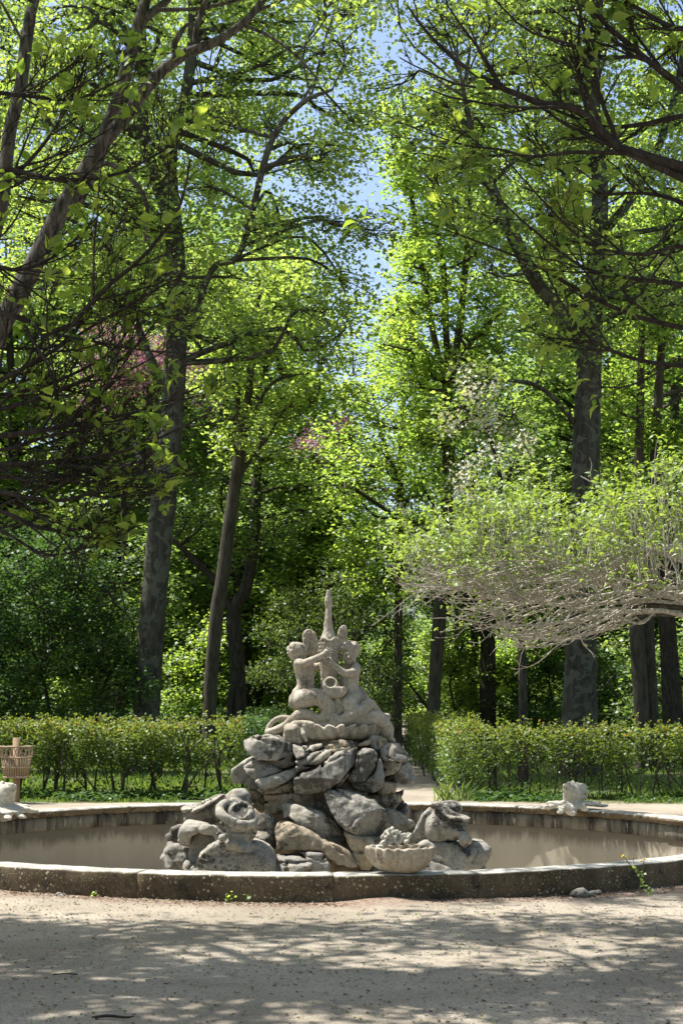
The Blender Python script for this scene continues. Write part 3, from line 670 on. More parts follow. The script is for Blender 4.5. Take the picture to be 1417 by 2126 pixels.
def cherub_left():
    v = Vol(g2(-60, 1620, -.30), g2(680, 600, .30), 0.006)
    # head thrown back, looking up to the right
    v.ell(g2(258, 715), (.094, .088, .098), k=.02)
    v.ell(g2(305, 705, -.01), (.062, .066, .068), k=.03)       # face mass
    v.ell(g2(328, 735, -.035), (.034, .034, .032), k=.02)      # cheek
    v.cap(g2(335, 668, -.02), g2(357, 688, -.02), .010, .015, .012)  # nose
    v.cap(g2(352, 712, -.035), g2(362, 708, 0), .008, .010, .010); v.cap(g2(346, 728, -.035), g2(352, 726, 0), .009, .009, .010)
    v.ell(g2(338, 750, -.01), (.022, .026, .02), k=.02)
    v.cap(g2(312, 672, -.062), g2(330, 690, -.055), .011, .010, .01, sub=True)
    v.cap(g2(352, 720, -.05), g2(360, 718, -.01), .004, .004, .005, sub=True)
    v.torus(g2(222, 728, -.082), .020, .007, (1.57, 0, 0), k=.008)
    for i in range(34):                                          # curls
        a = RNG.uniform(1.7, 4.9); e = RNG.uniform(-1.1, 1.1)
        q = g2(252, 712) + .090 * np.array([math.cos(a) * math.cos(e), -math.sin(e) * 0.95, math.sin(a) * math.cos(e)])
        if q[0] < g2(262, 0)[0] or q[2] > g2(0, 660)[2]: v.ell(q - (q - g2(252, 712)) * .06, (.018, .016, .018), k=.012)
    v.chain([g2(255, 770), g2(290, 830)], [.05, .052], .03)
    # torso, hips
    v.chain([g2(330, 850), g2(345, 930), g2(345, 1020), g2(352, 1090), g2(300, 1150)], [.078, .090, .082, .080, .10], .03, 12)
    v.ell(g2(300, 880, -.03), (.07, .09, .09), k=.04); v.ell(g2(375, 900, -.02), (.050, .08, .075), k=.03)
    v.ell(g2(352, 1040, -.07), (.07, .05, .09), k=.04)
    v.ell(g2(250, 1205, .05), (.075, .085, .095), k=.02); v.ell(g2(305, 1200, -.09), (.09, .095, .105), k=.012)
    # thigh turning into a scaly coiled tail
    v.chain([g2(320, 1195, -.11), g2(420, 1165, -.15), g2(520, 1195, -.17), g2(572, 1280, -.17), g2(555, 1370, -.17), g2(470, 1395, -.16), g2(380, 1345, -.15), g2(290, 1340, -.14), g2(225, 1400, -.10), g2(150, 1460, -.04), g2(60, 1495, .0), g2(-30, 1520, .03)],
            [.10, .090, .078, .072, .070, .060, .052, .050, .052, .045, .036, .026], .02, 48)
    v.chain([g2(-30, 1500, .04), g2(20, 1420, .06), g2(90, 1378, .07), g2(170, 1375, .05), g2(230, 1400, 0)], [.022, .024, .026, .028, .03], .015, 16)
    # near arm
    v.chain([g2(285, 845, -.10), g2(345, 838, -.15), g2(420, 805, -.19), g2(500, 765, -.20), g2(528, 748, -.20)], [.050, .043, .037, .030, .023], .008, 14)
    v.ell(g2(290, 840, -.08), (.055, .055, .055), k=.03)
    hand(v, g2(528, 748, -.20), g2(608, 690, -.20), (0.5, 0.1, 0.8), (0, .8, -.4), 1.15)
    # far arm
    v.chain([g2(400, 850, .07), g2(440, 880, .08), g2(500, 850, .03)], [.042, .036, .03], .02, 8)
    v.noise(.003, 14, False, 3); v.noise(.0018, 40, False, 8)
    V, Q = v.mesh(); return part('cherub', V, Q, M['fig'], fountain, label='left cherub seen from the side looking up, with coiled tail')
def cherub_right():
    v = Vol(g2(560, 1480, -.30), g2(1180, 600, .30), 0.006)
    v.ell(g2(795, 710, 0), (.098, .098, .092), k=.02)
    v.ell(g2(778, 772, -.045), (.074, .064, .080), k=.03)       # face, turned down to the left
    v.ell(g2(740, 790, -.055), (.032, .03, .032), k=.02); v.ell(g2(815, 795, -.075), (.034, .03, .032), k=.02)
    v.ell(g2(775, 838, -.075), (.026, .024, .02), k=.02)
    v.cap(g2(778, 745, -.115), g2(775, 782, -.130), .009, .015, .012)
    v.cap(g2(752, 758, -.112), g2(740, 762, -.10), .012, .011, .012, sub=True); v.cap(g2(803, 762, -.128), g2(822, 766, -.11), .012, .011, .012, sub=True)
    v.cap(g2(735, 742, -.105), g2(765, 738, -.122), .007, .007, .01); v.cap(g2(792, 740, -.128), g2(830, 748, -.115), .007, .007, .01)
    v.cap(g2(760, 808, -.118), g2(795, 810, -.120), .008, .008, .008); v.cap(g2(765, 822, -.115), g2(790, 824, -.115), .008, .008, .008)
    v.cap(g2(758, 815, -.13), g2(797, 817, -.13), .0035, .0035, .004, sub=True)
    v.torus(g2(700, 765, -.02), .018, .007, (1.2, 0, .8), k=.008)
    for i in range(60):
        a = RNG.uniform(0.05, 3.1); e = RNG.uniform(-1.2, 1.2)
        q = g2(792, 705, 0) + .093 * np.array([math.cos(a) * math.cos(e), -math.sin(e), math.sin(a) * math.cos(e)])
        if i > 38:
            a = (i - 39) / 20 * math.pi; q = g2(788 + 78 * math.cos(a), 705 - 25 * math.sin(a), -.085 + .05 * abs(math.cos(a)))
        v.ell(q, (.020, .018, .019), k=.008)
    v.chain([g2(790, 830, .02), g2(795, 880, .04)], [.055, .06], .03)
    v.chain([g2(790, 900, .04), g2(780, 980, .03), g2(775, 1080, .02), g2(800, 1170, .01)], [.088, .092, .086, .098], .03, 12)
    v.ell(g2(835, 890, 0), (.06, .06, .07), k=.04)
    v.ell(g2(755, 1060, -.045), (.065, .06, .09), k=.04)
    # near arm crossing the chest
    v.chain([g2(838, 880, -.06), g2(820, 925, -.14), g2(745, 935, -.19), g2(690, 905, -.20), g2(640, 868, -.20), g2(618, 850, -.20)], [.049, .043, .038, .034, .028, .022], .008, 16)
    hand(v, g2(618, 850, -.20), g2(558, 785, -.19), (0.7, 0, -0.6), (0, .8, 0), 1.15)
    # curled tail leg and long foot
    v.chain([g2(840, 1180, 0), g2(800, 1215, -.12), g2(770, 1235, -.16), g2(800, 1300, -.17), g2(870, 1320, -.16), g2(930, 1285, -.14), g2(965, 1245, -.11), g2(1010, 1290, -.06), g2(1060, 1340, -.02), g2(1120, 1370, 0), g2(1150, 1360, 0)],
            [.09, .080, .078, .076, .074, .062, .064, .058, .046, .036, .032], .02, 44)
    v.ell(g2(1140, 1375, -.01), (.035, .05, .04), k=.02)
    v.chain([g2(870, 1130, .05), g2(930, 1230, .06), g2(1000, 1300, .07)], [.07, .07, .05], .03, 8)
    v.noise(.003, 14, False, 5); v.noise(.0018, 40, False, 2)
    V, Q = v.mesh(); return part('cherub', V, Q, M['fig'], fountain, label='right cherub facing front with head bowed and arm across chest')
chl = cherub_left(); chr_ = cherub_right()
def wing(cx, cy, rx, ry, dd, lean, par):
    """paddle wing with rows of overlapping feathers"""
    c = g2(cx, cy, dd); v = Vol(c - [rx * U * 1.5, .09, ry * U * 1.2], c + [rx * U * 1.5, .09, ry * U * 1.2], 0.006)
    A, B = rx * U, ry * U
    n = 40; t = np.linspace(0, 2 * np.pi, n, endpoint=False)
    o = np.stack([c[0] + A * np.cos(t) * (0.82 + .22 * np.sin(t)) + lean * B * np.sin(t), c[2] + B * np.sin(t)], 1)
    v.poly(o, c[1], .022, .02)
    for row in range(4):
        z = c[2] + B * (0.55 - row * 0.38)
        for i in range(-2, 3):
            x = c[0] + (i + 0.5 * (row % 2)) * A * 0.40 + lean * (z - c[2]); hw = 1 - ((z - c[2]) / B) ** 2
            if abs(x - c[0] - lean * (z - c[2])) < A * math.sqrt(max(hw, 0)) * 0.85:
                v.ell((x, c[1] - .018 - .003 * row, z), (A * .21, .013, B * .27), (0.12, 0, 0), k=.003)
    v.noise(.002, 20, False, 4); V, Q = v.mesh(); part('wing', V, Q, M['fig'], par)
wing(400, 645, 92, 145, .14, -.15, chl); wing(706, 590, 60, 130, .12, .12, chr_)
def bird():
    v = Vol(g2(455, 1200, -.26), g2(700, 110, .22), 0.0068)
    ys = [130, 160, 200, 235, 262, 290, 340, 400, 460, 520, 560, 600, 680, 760, 850, 940, 1020, 1080]
    xs = [574, 574, 574, 574, 574, 574, 574, 572, 572, 574, 576, 575, 575, 575, 578, 580, 575, 560]
    rs = [20, 24, 32, 39, 36, 28, 31, 35, 40, 48, 62, 78, 93, 97, 92, 84, 70, 58]
    for i in range(len(ys) - 1):
        v.cap(g2(xs[i], ys[i]), g2(xs[i + 1], ys[i + 1]), rs[i] * U, rs[i + 1] * U, .006)
    v.cap(g2(574, 118), g2(574, 135), .012, .010, .004, sub=True)
    # bill slits, neck feathers
    for i in range(46):
        y = 300 + i * 6.2; a = RNG.uniform(3.3, 6.1); r = np.interp(y, ys, rs) * U
        q = g2(574, y) + [r * math.cos(a), r * math.sin(a), 0]; v.cap(q, q + [0, 0, .03], .006, .002, .004)
    # folded wing edge wrapping to a point
    v.chain([g2(490, 620, -.05), g2(530, 590, -.085), g2(590, 620, -.115), g2(640, 580, -.07)], [.012, .014, .014, .010], .008, 12)
    v.cap(g2(590, 620, -.11), g2(560, 650, -.115), .012, .006, .008)
    for row in range(5):
        for i in range(-3, 4):
            y = 650 + row * 38; r = 94 * U; a = -1.57 + (i + .5 * (row % 2)) * .38
            q = g2(575, y) + [r * math.cos(a), r * math.sin(a), 0]; v.ell(q, (.020, .012, .026), k=.004)
    v.noise(.003, 18, False, 6); V, Q = v.mesh(); part('long_necked_bird', V, Q, M['fig'], fountain)
    # open jar mouth with lobed lip
    v = Vol(g2(440, 1480, -.34), g2(760, 960, .1), 0.0068)
    v.ell(g2(598, 1060, -.13), (.092, .09, .085), k=.01); v.cap(g2(590, 1020, -.13), g2(590, 1120, -.10), .06, .07, .02)
    for i in range(9):
        a = math.radians(200 + i * 20); q = g2(635, 1105, -.16) + [.095 * math.cos(a) + .005, -.03 + .0 * i, .045 * math.sin(a)]
        v.ell(q, (.030, .045, .042), k=.012)
    v.ell(g2(640, 1090, -.16), (.10, .07, .035), k=.02)
    for i in range(8):
        a = math.radians(-80 + i * 24); q = g2(655, 1265, -.12) + [.055 * math.cos(a), -.02, .075 * math.sin(a)]
        v.ell(q, (.035, .05, .032), k=.012)
    v.ell(g2(650, 1265, -.11), (.078, .07, .10), k=.02)
    v.cap(g2(508, 1000, -.03), g2(512, 1130, -.05), .014, .016, .01); v.chain([g2(540, 1130, 0), g2(600, 1380, 0)], [.07, .12], .03)
    v.torus(g2(593, 1035, -.175), .062, .013, (1.15, 0, 0), 1.1, k=.01)
    v.ell(g2(596, 1032, -.20), (.054, .085, .044), (0.3, 0, 0), k=.006, sub=True)
    
    v.noise(.003, 14, False, 7); V, Q = v.mesh(); part('open_jar', V, Q, M['fig'], fountain)
    # sea creature and drapery between figures and bowl
    v = Vol(g2(130, 1640, -.45), g2(1240, 1260, .3), 0.011)
    v.ell(g2(620, 1440, 0), (.43, .26, .09), k=.05)
    v.chain([g2(720, 1400, -.20), g2(800, 1350, -.22), g2(840, 1380, -.20)], [.07, .06, .05], .03, 6)
    v.torus(g2(770, 1350, -.28), .017, .006, (1.4, 0, 0), k=.005)
    v.chain([g2(740, 1440, -.16), g2(850, 1400, -.16), g2(960, 1370, -.16), g2(1040, 1350, -.14), g2(1120, 1400, -.1)], [.06, .055, .05, .05, .05], .03, 14)
    v.chain([g2(860, 1425, -.17), g2(960, 1410, -.17), g2(1060, 1400, -.15)], [.045, .04, .04], .02, 8)
    v.chain([g2(630, 1370, -.2), g2(650, 1450, -.24)], [.06, .075], .02)
    v.chain([g2(200, 1480, -.1), g2(180, 1560, -.12)], [.07, .06], .02); v.chain([g2(230, 1450, -.2), g2(300, 1430, -.26), g2(400, 1440, -.30), g2(440, 1470, -.30)], [.05, .04, .035, .02], .02, 10)
    v.chain([g2(320, 1470, -.28), g2(330, 1540, -.32), g2(355, 1590, -.33)], [.035, .04, .028], .015); v.chain([g2(170, 1500, -.16), g2(230, 1530, -.24), g2(290, 1480, -.27)], [.03, .035, .03], .012, 8)
    v.chain([g2(380, 1440, -.30), g2(410, 1500, -.33)], [.02, .018], .01)
    v.ell(g2(1130, 1470, -.05), (.085, .09, .11), k=.03); v.chain([g2(1050, 1420, -.12), g2(1110, 1440, -.12), g2(1185, 1470, -.08), g2(1170, 1560, -.06)], [.035, .04, .03, .04], .02, 10)
    v.ell(g2(1195, 1600, -.02), (.05, .07, .05), k=.02)
    v.noise(.008, 8, True, 7); v.noise(.004, 22, False, 2); V, Q = v.mesh(); part('sea_creature', V, Q, M['fig'], fountain)
bird()

# ---- two grotesque heads on boulders and the loose carved boulder at the left
def fish_left():
    t = thing('grotesque_head_boulder', 'carved boulder with swirling open-mouthed head and stone ball, at the left foot of the mound', 'sculpture', at(490, 1870, 16.0))
    t.location[2] = -0.93
    d = 16.0
    R(t, 'boulder_base', c3, [(350,740),(352,690),(372,640),(430,590),(510,545),(640,542),(780,550),(870,590),(918,660),(922,900),(360,900)], d + .15, .38, 0, .35, r=.16, mat='rock', amp=.012, grooves=[((560,600),(700,700),.012)])
    u = 1 / 3.729 / F * d
    def g(x, y, dd=0): p = c3([(x, y)])[0]; return at(p[0], p[1], d + dd)
    v = Vol(g(460, 640, -.5), g(840, 140, .4), 0.0095)
    v.cap(g(640, 570), g(655, 440), 105 * u, 148 * u, .03)                       # lower jaw bowl
    v.ell(g(660, 420), (160 * u, 150 * u, 24 * u), (-.05, .08, 0), k=.012)
    v.ell(g(655, 412), (128 * u, 120 * u, 22 * u), (-.05, .08, 0), k=.01, sub=True)
    v.chain([g(770, 330, .0), g(765, 400, -.12), g(700, 425, -.22), g(600, 400, -.24), g(520, 340, -.2), g(505, 290, -.08), g(560, 260, .02), g(640, 262, .05), g(720, 290, -.02), g(735, 350, -.12), g(690, 365, -.18)],
            [30 * u, 36 * u, 40 * u, 42 * u, 38 * u, 34 * u, 36 * u, 38 * u, 40 * u, 30 * u, 22 * u], .012, 46)       # curling lip
    v.ell(g(650, 330, .0), (110 * u, .10, 80 * u), k=.02); v.ell(g(665, 310, -.12), (62 * u, .12, 38 * u), (.5, 0, 0), k=.012, sub=True)
    v.ell(g(655, 210, .18), (100 * u, .12, 75 * u), k=.03)
    v.ell(g(705, 615, -.22), (59 * u, 59 * u, 61 * u), k=.004); v.ell(g(495, 505, -.05), (24 * u, .04, 34 * u), k=.01); v.ell(g(530, 520, -.18), (40 * u, .05, 34 * u), k=.02)
    v.ell(g(640, 560, -.1), (90 * u, .10, 45 * u), k=.03); v.torus(g(650, 470, 0), 128 * u, 9 * u, (0, .05, 0), k=.01, sub=True)
    v.noise(.007, 9, True, 1); v.noise(.003, 28, False, 2); V, Q = v.mesh(); part('carved_head', V, Q, M['rock'], t)
fish_left()
def fish_right():
    t = thing('grotesque_head_boulder', 'carved boulder with hooded flat-lipped head and stone ball, right of the shell bowl', 'sculpture', at(945, 1870, 16.3))
    t.location[2] = -0.93
    d = 16.3
    R(t, 'boulder_base', c4, [(705,590),(760,550),(860,545),(1000,552),(1075,600),(1100,548),(1200,558),(1238,590),(1244,640),(1215,690),(1180,720),(1140,790),(1120,900),(700,900)], d + .1, .36, 0, .35, r=.12, mat='rock', amp=.012)
    R(t, 'boulder_base', c4, [(1140,790),(1150,740),(1195,690),(1215,740),(1210,900),(1130,900)], d, .2, 0, .35, mat='rock')
    R(t, 'dark_boulder', c4, [(640,560),(650,500),(690,420),(730,350),(790,298),(840,330),(840,560)], d + .35, .2, 0, .1, r=.1, mat='rockdark')
    u = 1 / 3.729 / F * d
    def g(x, y, dd=0): p = c4([(x, y)])[0]; return at(p[0], p[1], d + dd)
    v = Vol(g(740, 620, -.5), g(1130, 210, .4), 0.0095)
    v.ell(g(900, 430), (150 * u, 145 * u, 125 * u), k=.02); v.ell(g(970, 440, -.05), (115 * u, 130 * u, 105 * u), k=.03)
    v.cap(g(850, 340, .05), g(860, 470, 0), 50 * u, 110 * u, .03)
    v.poly(xz(c4([(812,250),(850,244),(880,248),(965,312),(1020,345),(1092,358),(1070,382),(1000,378),(930,368),(885,330),(850,300)]), d - .14), d - .14, .17, .02, 0, .5)
    v.poly(xz(c4([(870,270),(900,280),(965,330),(1030,356),(985,356),(925,346),(885,310)]), d - .34), d - .38, .07, .01, 0, .4, sub=True)
    v.ell(g(945, 290, .16), (95 * u, .14, 62 * u), k=.02); v.ell(g(815, 262, -.05), (20 * u, .08, 20 * u), k=.02)
    v.cap(g(1000, 480, -.25), g(1060, 500, -.28), 30 * u, 30 * u, .01)
    v.ell(g(1060, 538, -.30), (53 * u, 53 * u, 53 * u), k=.004); v.cap(g(860, 440, -.40), g(960, 455, -.42), 10 * u, 6 * u, .01, sub=True)
    v.cap(g(1055, 470, -.42), g(1072, 505, -.46), 6 * u, 4 * u, .005, sub=True)
    v.noise(.007, 9, True, 11); v.noise(.003, 28, False, 2); V, Q = v.mesh(); part('carved_head', V, Q, M['rock'], t)
fish_right()
def left_beast():
    t = thing('carved_sea_beast', 'rough carved rock group with wing-like fin and bent arm, far left in the basin', 'sculpture', at(395, 1870, 16.9))
    t.location[2] = -0.93
    n = 'carved_rock'
    R(t, n, c1, [(108,945),(120,938),(180,925),(225,900),(262,884),(290,888),(275,925),(280,1000),(230,1010),(128,1005),(125,965)], 17.2, .14, -.1, .25, r=.04, mat='rockdark')
    R(t, n, c1, [(110,942),(150,940),(200,915),(262,883),(290,888),(250,915),(210,940),(150,965),(118,962)], 17.08, .13, -.1, .5, r=.03, mat='rock')
    R(t, n, c1, [(285,925),(295,890),(330,868),(372,868),(393,895),(398,950),(395,1010),(290,1010)], 16.9, .2, 0, .4, mat='rock')
    R(t, n, c1, [(98,1072),(105,1015),(130,995),(155,993),(250,1018),(270,1045),(230,1052),(185,1040),(160,1052),(150,1092),(110,1092)], 16.5, .15, -.1, .4, mat='rock')
    R(t, n, c1, [(138,1150),(150,1080),(172,1032),(192,1028),(240,1060),(260,1180),(260,1250),(150,1250)], 16.65, .16, 0, .3, mat='fig')
    R(t, n, c1, [(55,1050),(80,1020),(112,1008),(118,1080),(90,1100),(62,1085)], 16.8, .15, -.1, .3, mat='rockdark', amp=.025)
    R(t, n, c1, [(36,1140),(60,1085),(95,1078),(150,1100),(155,1200),(150,1250),(70,1250),(62,1195)], 16.7, .2, -.1, .3, mat='rockdark', amp=.028)
    R(t, n, c1, [(118,1165),(135,1150),(165,1165),(190,1195),(190,1240),(120,1240)], 16.4, .1, 0, .4, mat='rock')
    v = Vol((t.location[0] - .5, 16.6, -1), (t.location[0] + .9, 17.4, 0.1), .03); v.ell((t.location[0] + .15, 17.0, -.55), (.55, .3, .6)); v.noise(.04, 5, True, 3)
    V, Q = v.mesh(); part('rock_core', V, Q, M['rockdark'], t)
left_beast()

# ---- shell bowl with carved weed standing on the near rim
def rim_shell():
    d = 13.0; b = at(*c4([(560, 797)])[0], d - .02); b[2] = TOPZ + .002
    t = thing('rim_shell', 'fluted stone shell bowl filled with carved weed standing on the near rim', 'stone shell', b)
    shell_bowl(t, b, 0.275, 0.205, 19, 0, 2 * np.pi, 0.022, M['shell'], 'bowl', 0.8, 0.0, 0.4, 0.75, 0.30, 0.045, 0.005)
    v = Vol(b + [-.26, -.2, 0], b + [.26, .2, .36], 0.0075)
    v.ell(b + [0, 0, .10], (.20, .15, .08), k=.02)
    def g(x, y, dd=0): p = c4([(x, y)])[0]; return at(p[0], p[1], d + dd)
    rg = np.random.default_rng(8)
    for (x0, y0, x1, y1, r) in ((430,560,500,450,.020),(450,520,540,470,.018),(470,500,480,455,.016),(500,540,560,480,.018),(400,590,440,545,.018),(370,610,420,560,.016),(360,625,390,590,.013),
                                (440,580,520,520,.022),(530,560,590,520,.016),(600,560,620,490,.017),(615,555,632,500,.012),(420,520,470,470,.016),(560,560,600,495,.014),(480,560,540,545,.02)):
        a, e = g(x0, y0, -.05 + rg.uniform(-.05, .05)), g(x1, y1, -.03 + rg.uniform(-.04, .06)); m = (a + e) / 2 + rg.normal(0, .018, 3)
        v.chain([a, m, e, e + [rg.uniform(-.02, .03), -.01, -.03]], [r, r * .95, r * .8, r * .45], .005, 14)
    v.noise(.004, 25, True, 4); V, Q = v.mesh(); part('carved_weed', V, Q, M['pale'], t)
rim_shell()
# ---- open-mouthed masks on the far rim
def mask(name, label, c, s, flip, yaw):
    """head on a leafy collar; c base centre on the rim; s scale; built facing -x/-y then turned by yaw"""
    t = thing(name, label, 'sculpture', c)
    v = Vol((-.46, -.38, -.11), (.48, .38, .44), 0.009)
    v.ell((.01, 0, .19), (.135, .14, .125), k=.03); v.cap((0, 0, .02), (0, 0, .12), .12, .12, .03)
    v.ell((-.05, -.07, .27), (.085, .085, .075), k=.03)             # upturned face
    v.ell((-.085, -.115, .30), (.05, .045, .035), (.4, 0, .4), k=.02)
    v.cap((-.055, -.12, .335), (-.08, -.155, .325), .016, .022, .014)
    v.ell((-.03, -.125, .22), (.04, .03, .03), k=.02); v.ell((-.10, -.055, .235), (.032, .04, .03), k=.02)
    v.ell((-.095, -.165, .262), (.042, .06, .026), (.5, 0, .5), k=.006, sub=True)     # mouth
    v.cap((-.02, -.13, .325), (-.01, -.10, .345), .012, .010, .008, sub=True); v.cap((-.105, -.09, .325), (-.10, -.06, .335), .012, .010, .008, sub=True)
    for (a, z, r, l) in ((.3, .29, .035, .19), (.9, .30, .035, .15), (0.0, .23, .04, .19), (2.0, .31, .032, .12), (1.4, .34, .022, .06), (-.2, .16, .035, .17)):
        e = np.array([math.cos(a) * l, math.sin(a) * l * .8, z]); v.chain([(0.02, 0, z - .03), e * [.7, .7, 1], e + [0.01, 0, -.02]], [r, r, r * .5], .012, 10)
    for (a, L, wd, dr) in ((-2.9, .34, .10, .06), (-2.2, .31, .08, .12), (-1.62, .30, .075, .13), (-.95, .26, .08, .09), (-.2, .40, .13, .03), (.5, .38, .12, .02), (2.6, .32, .10, .02)):
        dx, dy = math.cos(a), math.sin(a)
        for k_, (f1, w1) in enumerate(((.35, 1.0), (.65, 1.0), (.9, .6))):
            v.ell((dx * L * f1, dy * L * f1, .075 - dr * f1 * f1), (L * .26, wd * w1, .030), (0, dr * 1.6 * f1, a), k=.02)
    v.ell((0, 0, .03), (.15, .14, .05), k=.03)
    v.noise(.004, 12, True, 2); v.noise(.002, 34, False, 5)
    V, Q = v.mesh()
    if flip: V[:, 0] *= -1; Q = Q[:, ::-1]
    ca, sa = math.cos(yaw), math.sin(yaw); V = V * s
    V = np.stack([V[:, 0] * ca - V[:, 1] * sa, V[:, 0] * sa + V[:, 1] * ca, V[:, 2]], 1) + np.array(c)
    part('open_mouthed_head', V, Q, M['pale'], t)
def rim_point(px, side):
    # point on the far inner lip seen at column px
    k = (px - 708.5) / F; y = CY + 4
    for _ in range(40): y = CY + math.sqrt(max(0.01, (RI - .02) ** 2 - (k * y - CX) ** 2))
    return np.array([k * y, y, TOPZ + .004])
p = rim_point(1188, 1); mask('rim_mask', 'white open-mouthed head on a leafy collar, lying on the right far rim', p + [0, .02, 0], 1.02, False, math.atan2(CY - p[1], CX - p[0]) + math.pi / 2 + .75)
p = rim_point(6, 1); mask('rim_mask', 'white open-mouthed head on a leafy collar, cut off at the left edge of the photo', p + [0, .02, 0], 1.12, True, .35)
# ================================================================== VEGETATION
KITE = np.array([[0, 0, 0], [.42, .42, .06], [1.0, 0, -.08], [.42, -.42, .06]]); KITE_Q = np.array([[0, 1, 2, 3]])
# three-lobed leaf seen broad side
LOBE = np.array([[0, 0, 0], [.15, .45, .03], [.55, .20, .0], [1.0, 0, -.12], [.55, -.20, .0], [.15, -.45, .03], [.50, .62, -.06], [.50, -.62, -.06]])
LOBE_Q = np.array([[0, 2, 6, 1], [0, 5, 7, 4], [0, 4, 3, 2]])
# ovate pointed leaf, folded along the midrib and drooping
OV = np.array([[0, 0, 0], [.20, .21, .07], [.25, 0, .0], [.20, -.21, .07], [.48, .23, .06], [.60, 0, -.03], [.48, -.23, .06], [1.0, 0, -.18], [.78, .09, -.04], [.78, -.09, -.04]])
OV_Q = np.array([[0, 2, 1, 1], [1, 2, 5, 4], [3, 6, 5, 2], [4, 5, 7, 8], [6, 9, 7, 5]])
OV_T = np.array([[0, 2, 1], [0, 3, 2]]); OV_Q = OV_Q[1:]
BLADE = np.array([[0, .5, 0], [0, -.5, 0], [.55, 0, .0], [1, 0, -.25]]); 

def orient(n, rng, up=0.6, fwd=None, spread=1.0):
    """random frames: x axis along the leaf, z its normal (biased upward)"""
    nz = rng.normal(0, 1, (n, 3)); nz /= np.linalg.norm(nz, axis=1, keepdims=True); nz[:, 2] = np.abs(nz[:, 2]); nz[:, 2] += up * 1.6
    nz /= np.linalg.norm(nz, axis=1, keepdims=True)
    x = rng.normal(0, spread, (n, 3)) + (fwd if fwd is not None else 0); x -= (x * nz).sum(1, keepdims=True) * nz
    x /= np.linalg.norm(x, axis=1, keepdims=True) + 1e-9
    return x, np.cross(nz, x), nz
def leaves(geo, P, size, rng, tmpl='kite', up=0.6, fwd=None, tint=None, spread=1.0, svar=0.3):
    n = len(P)
    if n == 0: return
    T, Q, Tr = {'kite': (KITE, KITE_Q, None), 'lobe': (LOBE, LOBE_Q, None), 'ov': (OV, OV_Q, OV_T)}[tmpl]
    x, y, z = orient(n, rng, up, fwd, spread); s = size * (1 + rng.uniform(-svar, svar, n))[:, None, None]
    V = P[:, None, :] + s * (T[None, :, 0:1] * x[:, None] + T[None, :, 1:2] * y[:, None] + T[None, :, 2:3] * z[:, None])
    k = len(T); off = (np.arange(n) * k)[:, None, None]
    q = (Q[None] + off).reshape(-1, 4); tr = None if Tr is None else (Tr[None] + off).reshape(-1, 3)
    if tint is None: tint = rng.uniform(0, 1, n)
    geo.add(V.reshape(-1, 3), q, tr, np.repeat(tint, k))

def inpoly(p, poly):
    poly = np.asarray(poly, float); c = np.zeros(len(p), bool); n = len(poly)
    for i in range(n):
        a, b = poly[i], poly[(i + 1) % n]; m = (a[1] > p[:, 1]) != (b[1] > p[:, 1])
        with np.errstate(divide='ignore', invalid='ignore'):
            xi = (b[0] - a[0]) * (p[:, 1] - a[1]) / (b[1] - a[1] + 1e-12) + a[0]
        c ^= m & (p[:, 0] < xi)
    return c
def lobes_in(poly, d, dd, n, rad, rng):
    """lobe centres inside a crown silhouette, spread in depth"""
    poly = np.asarray(poly, float); lo, hi = poly.min(0), poly.max(0); out = []
    tries = 0
    while len(out) < n and tries < 8000:
        tries += 1
        p = rng.uniform(lo, hi)
        if not inpoly(p[None], poly)[0]: continue
        w = at(p[0], p[1], d + rng.uniform(-dd, dd)); r = rng.uniform(*rad)
        if any(np.linalg.norm(w - q[0]) < 0.62 * (r + q[1]) for q in out): continue
        out.append((w, r))
    return out

def grow(trunks, lobes, rng, ncl=14, nleaf=22, size=.11, rc=.34, tmpl='kite', up=.6, limbr=.05, twigr=.014, flat=.7, drop=0.0):
    """trunks: list of (pts, radii). Returns wood Geo, twig Geo, leaf Geo, tip points"""
    wood, twig, lf = Geo(), Geo(), Geo(); nodes = []
    for P, Rr in trunks:
        n = max(8, int(len(P) * 5)); C_ = catmull(P, n); rr = np.interp(np.linspace(0, 1, n), np.linspace(0, 1, len(Rr)), Rr)
        sd_ = 14 if max(Rr) > .1 else 8
        tube(wood, C_, rr, sd_, True, 0.05, rng)
        nodes += [(C_[i], rr[i]) for i in range(n // 3, n)]
    NP = np.array([q[0] for q in nodes]); NR = np.array([q[1] for q in nodes]); tips = []
    for (c, r) in lobes:
        cost = np.linalg.norm(NP - c, axis=1) + 1.2 * np.maximum(0, NP[:, 2] - c[2] + .3) ; i = int(np.argmin(cost)); a = NP[i]
        L = np.linalg.norm(c - a); m = (a + c) / 2 + rng.normal(0, .10 * L, 3) + [0, 0, .06 * L]
        m2 = (a + 3 * c) / 4 + rng.normal(0, .07 * L, 3)
        pl = catmull([a, m, m2, c], 9); r0 = min(NR[i] * .6, limbr * (0.5 + L / 4)); tube(wood, pl, np.linspace(r0, twigr * 1.2, 9), 6, False, .06, rng)
        cl = []
        for k in range(ncl):
            u = rng.normal(0, 1, 3); u /= np.linalg.norm(u); u[2] *= flat; q = c + u * r * rng.uniform(.25, 1.0) ** .6
            cl.append(q)
            s = pl[rng.integers(3, 9)]; mm = (s + q) / 2 + rng.normal(0, .12 * r, 3)
            tube(twig, catmull([s, mm, q], 5), np.linspace(twigr, twigr * .35, 5), 3, False, 0, rng)
            # side twiglets
            t = rng.uniform(.5, 1.0, nleaf); base = s + (q - s) * t[:, None]
            P = base + rng.normal(0, rc * .55, (nleaf, 3)) * [1, 1, flat] - [0, 0, drop]
            tb = np.clip(rng.normal(.5, .16) + rng.normal(0, .18, nleaf), 0, 1)
            leaves(lf, P, size, rng, tmpl, up, tint=tb)
        tips += cl
    return wood, twig, lf, np.array(tips)

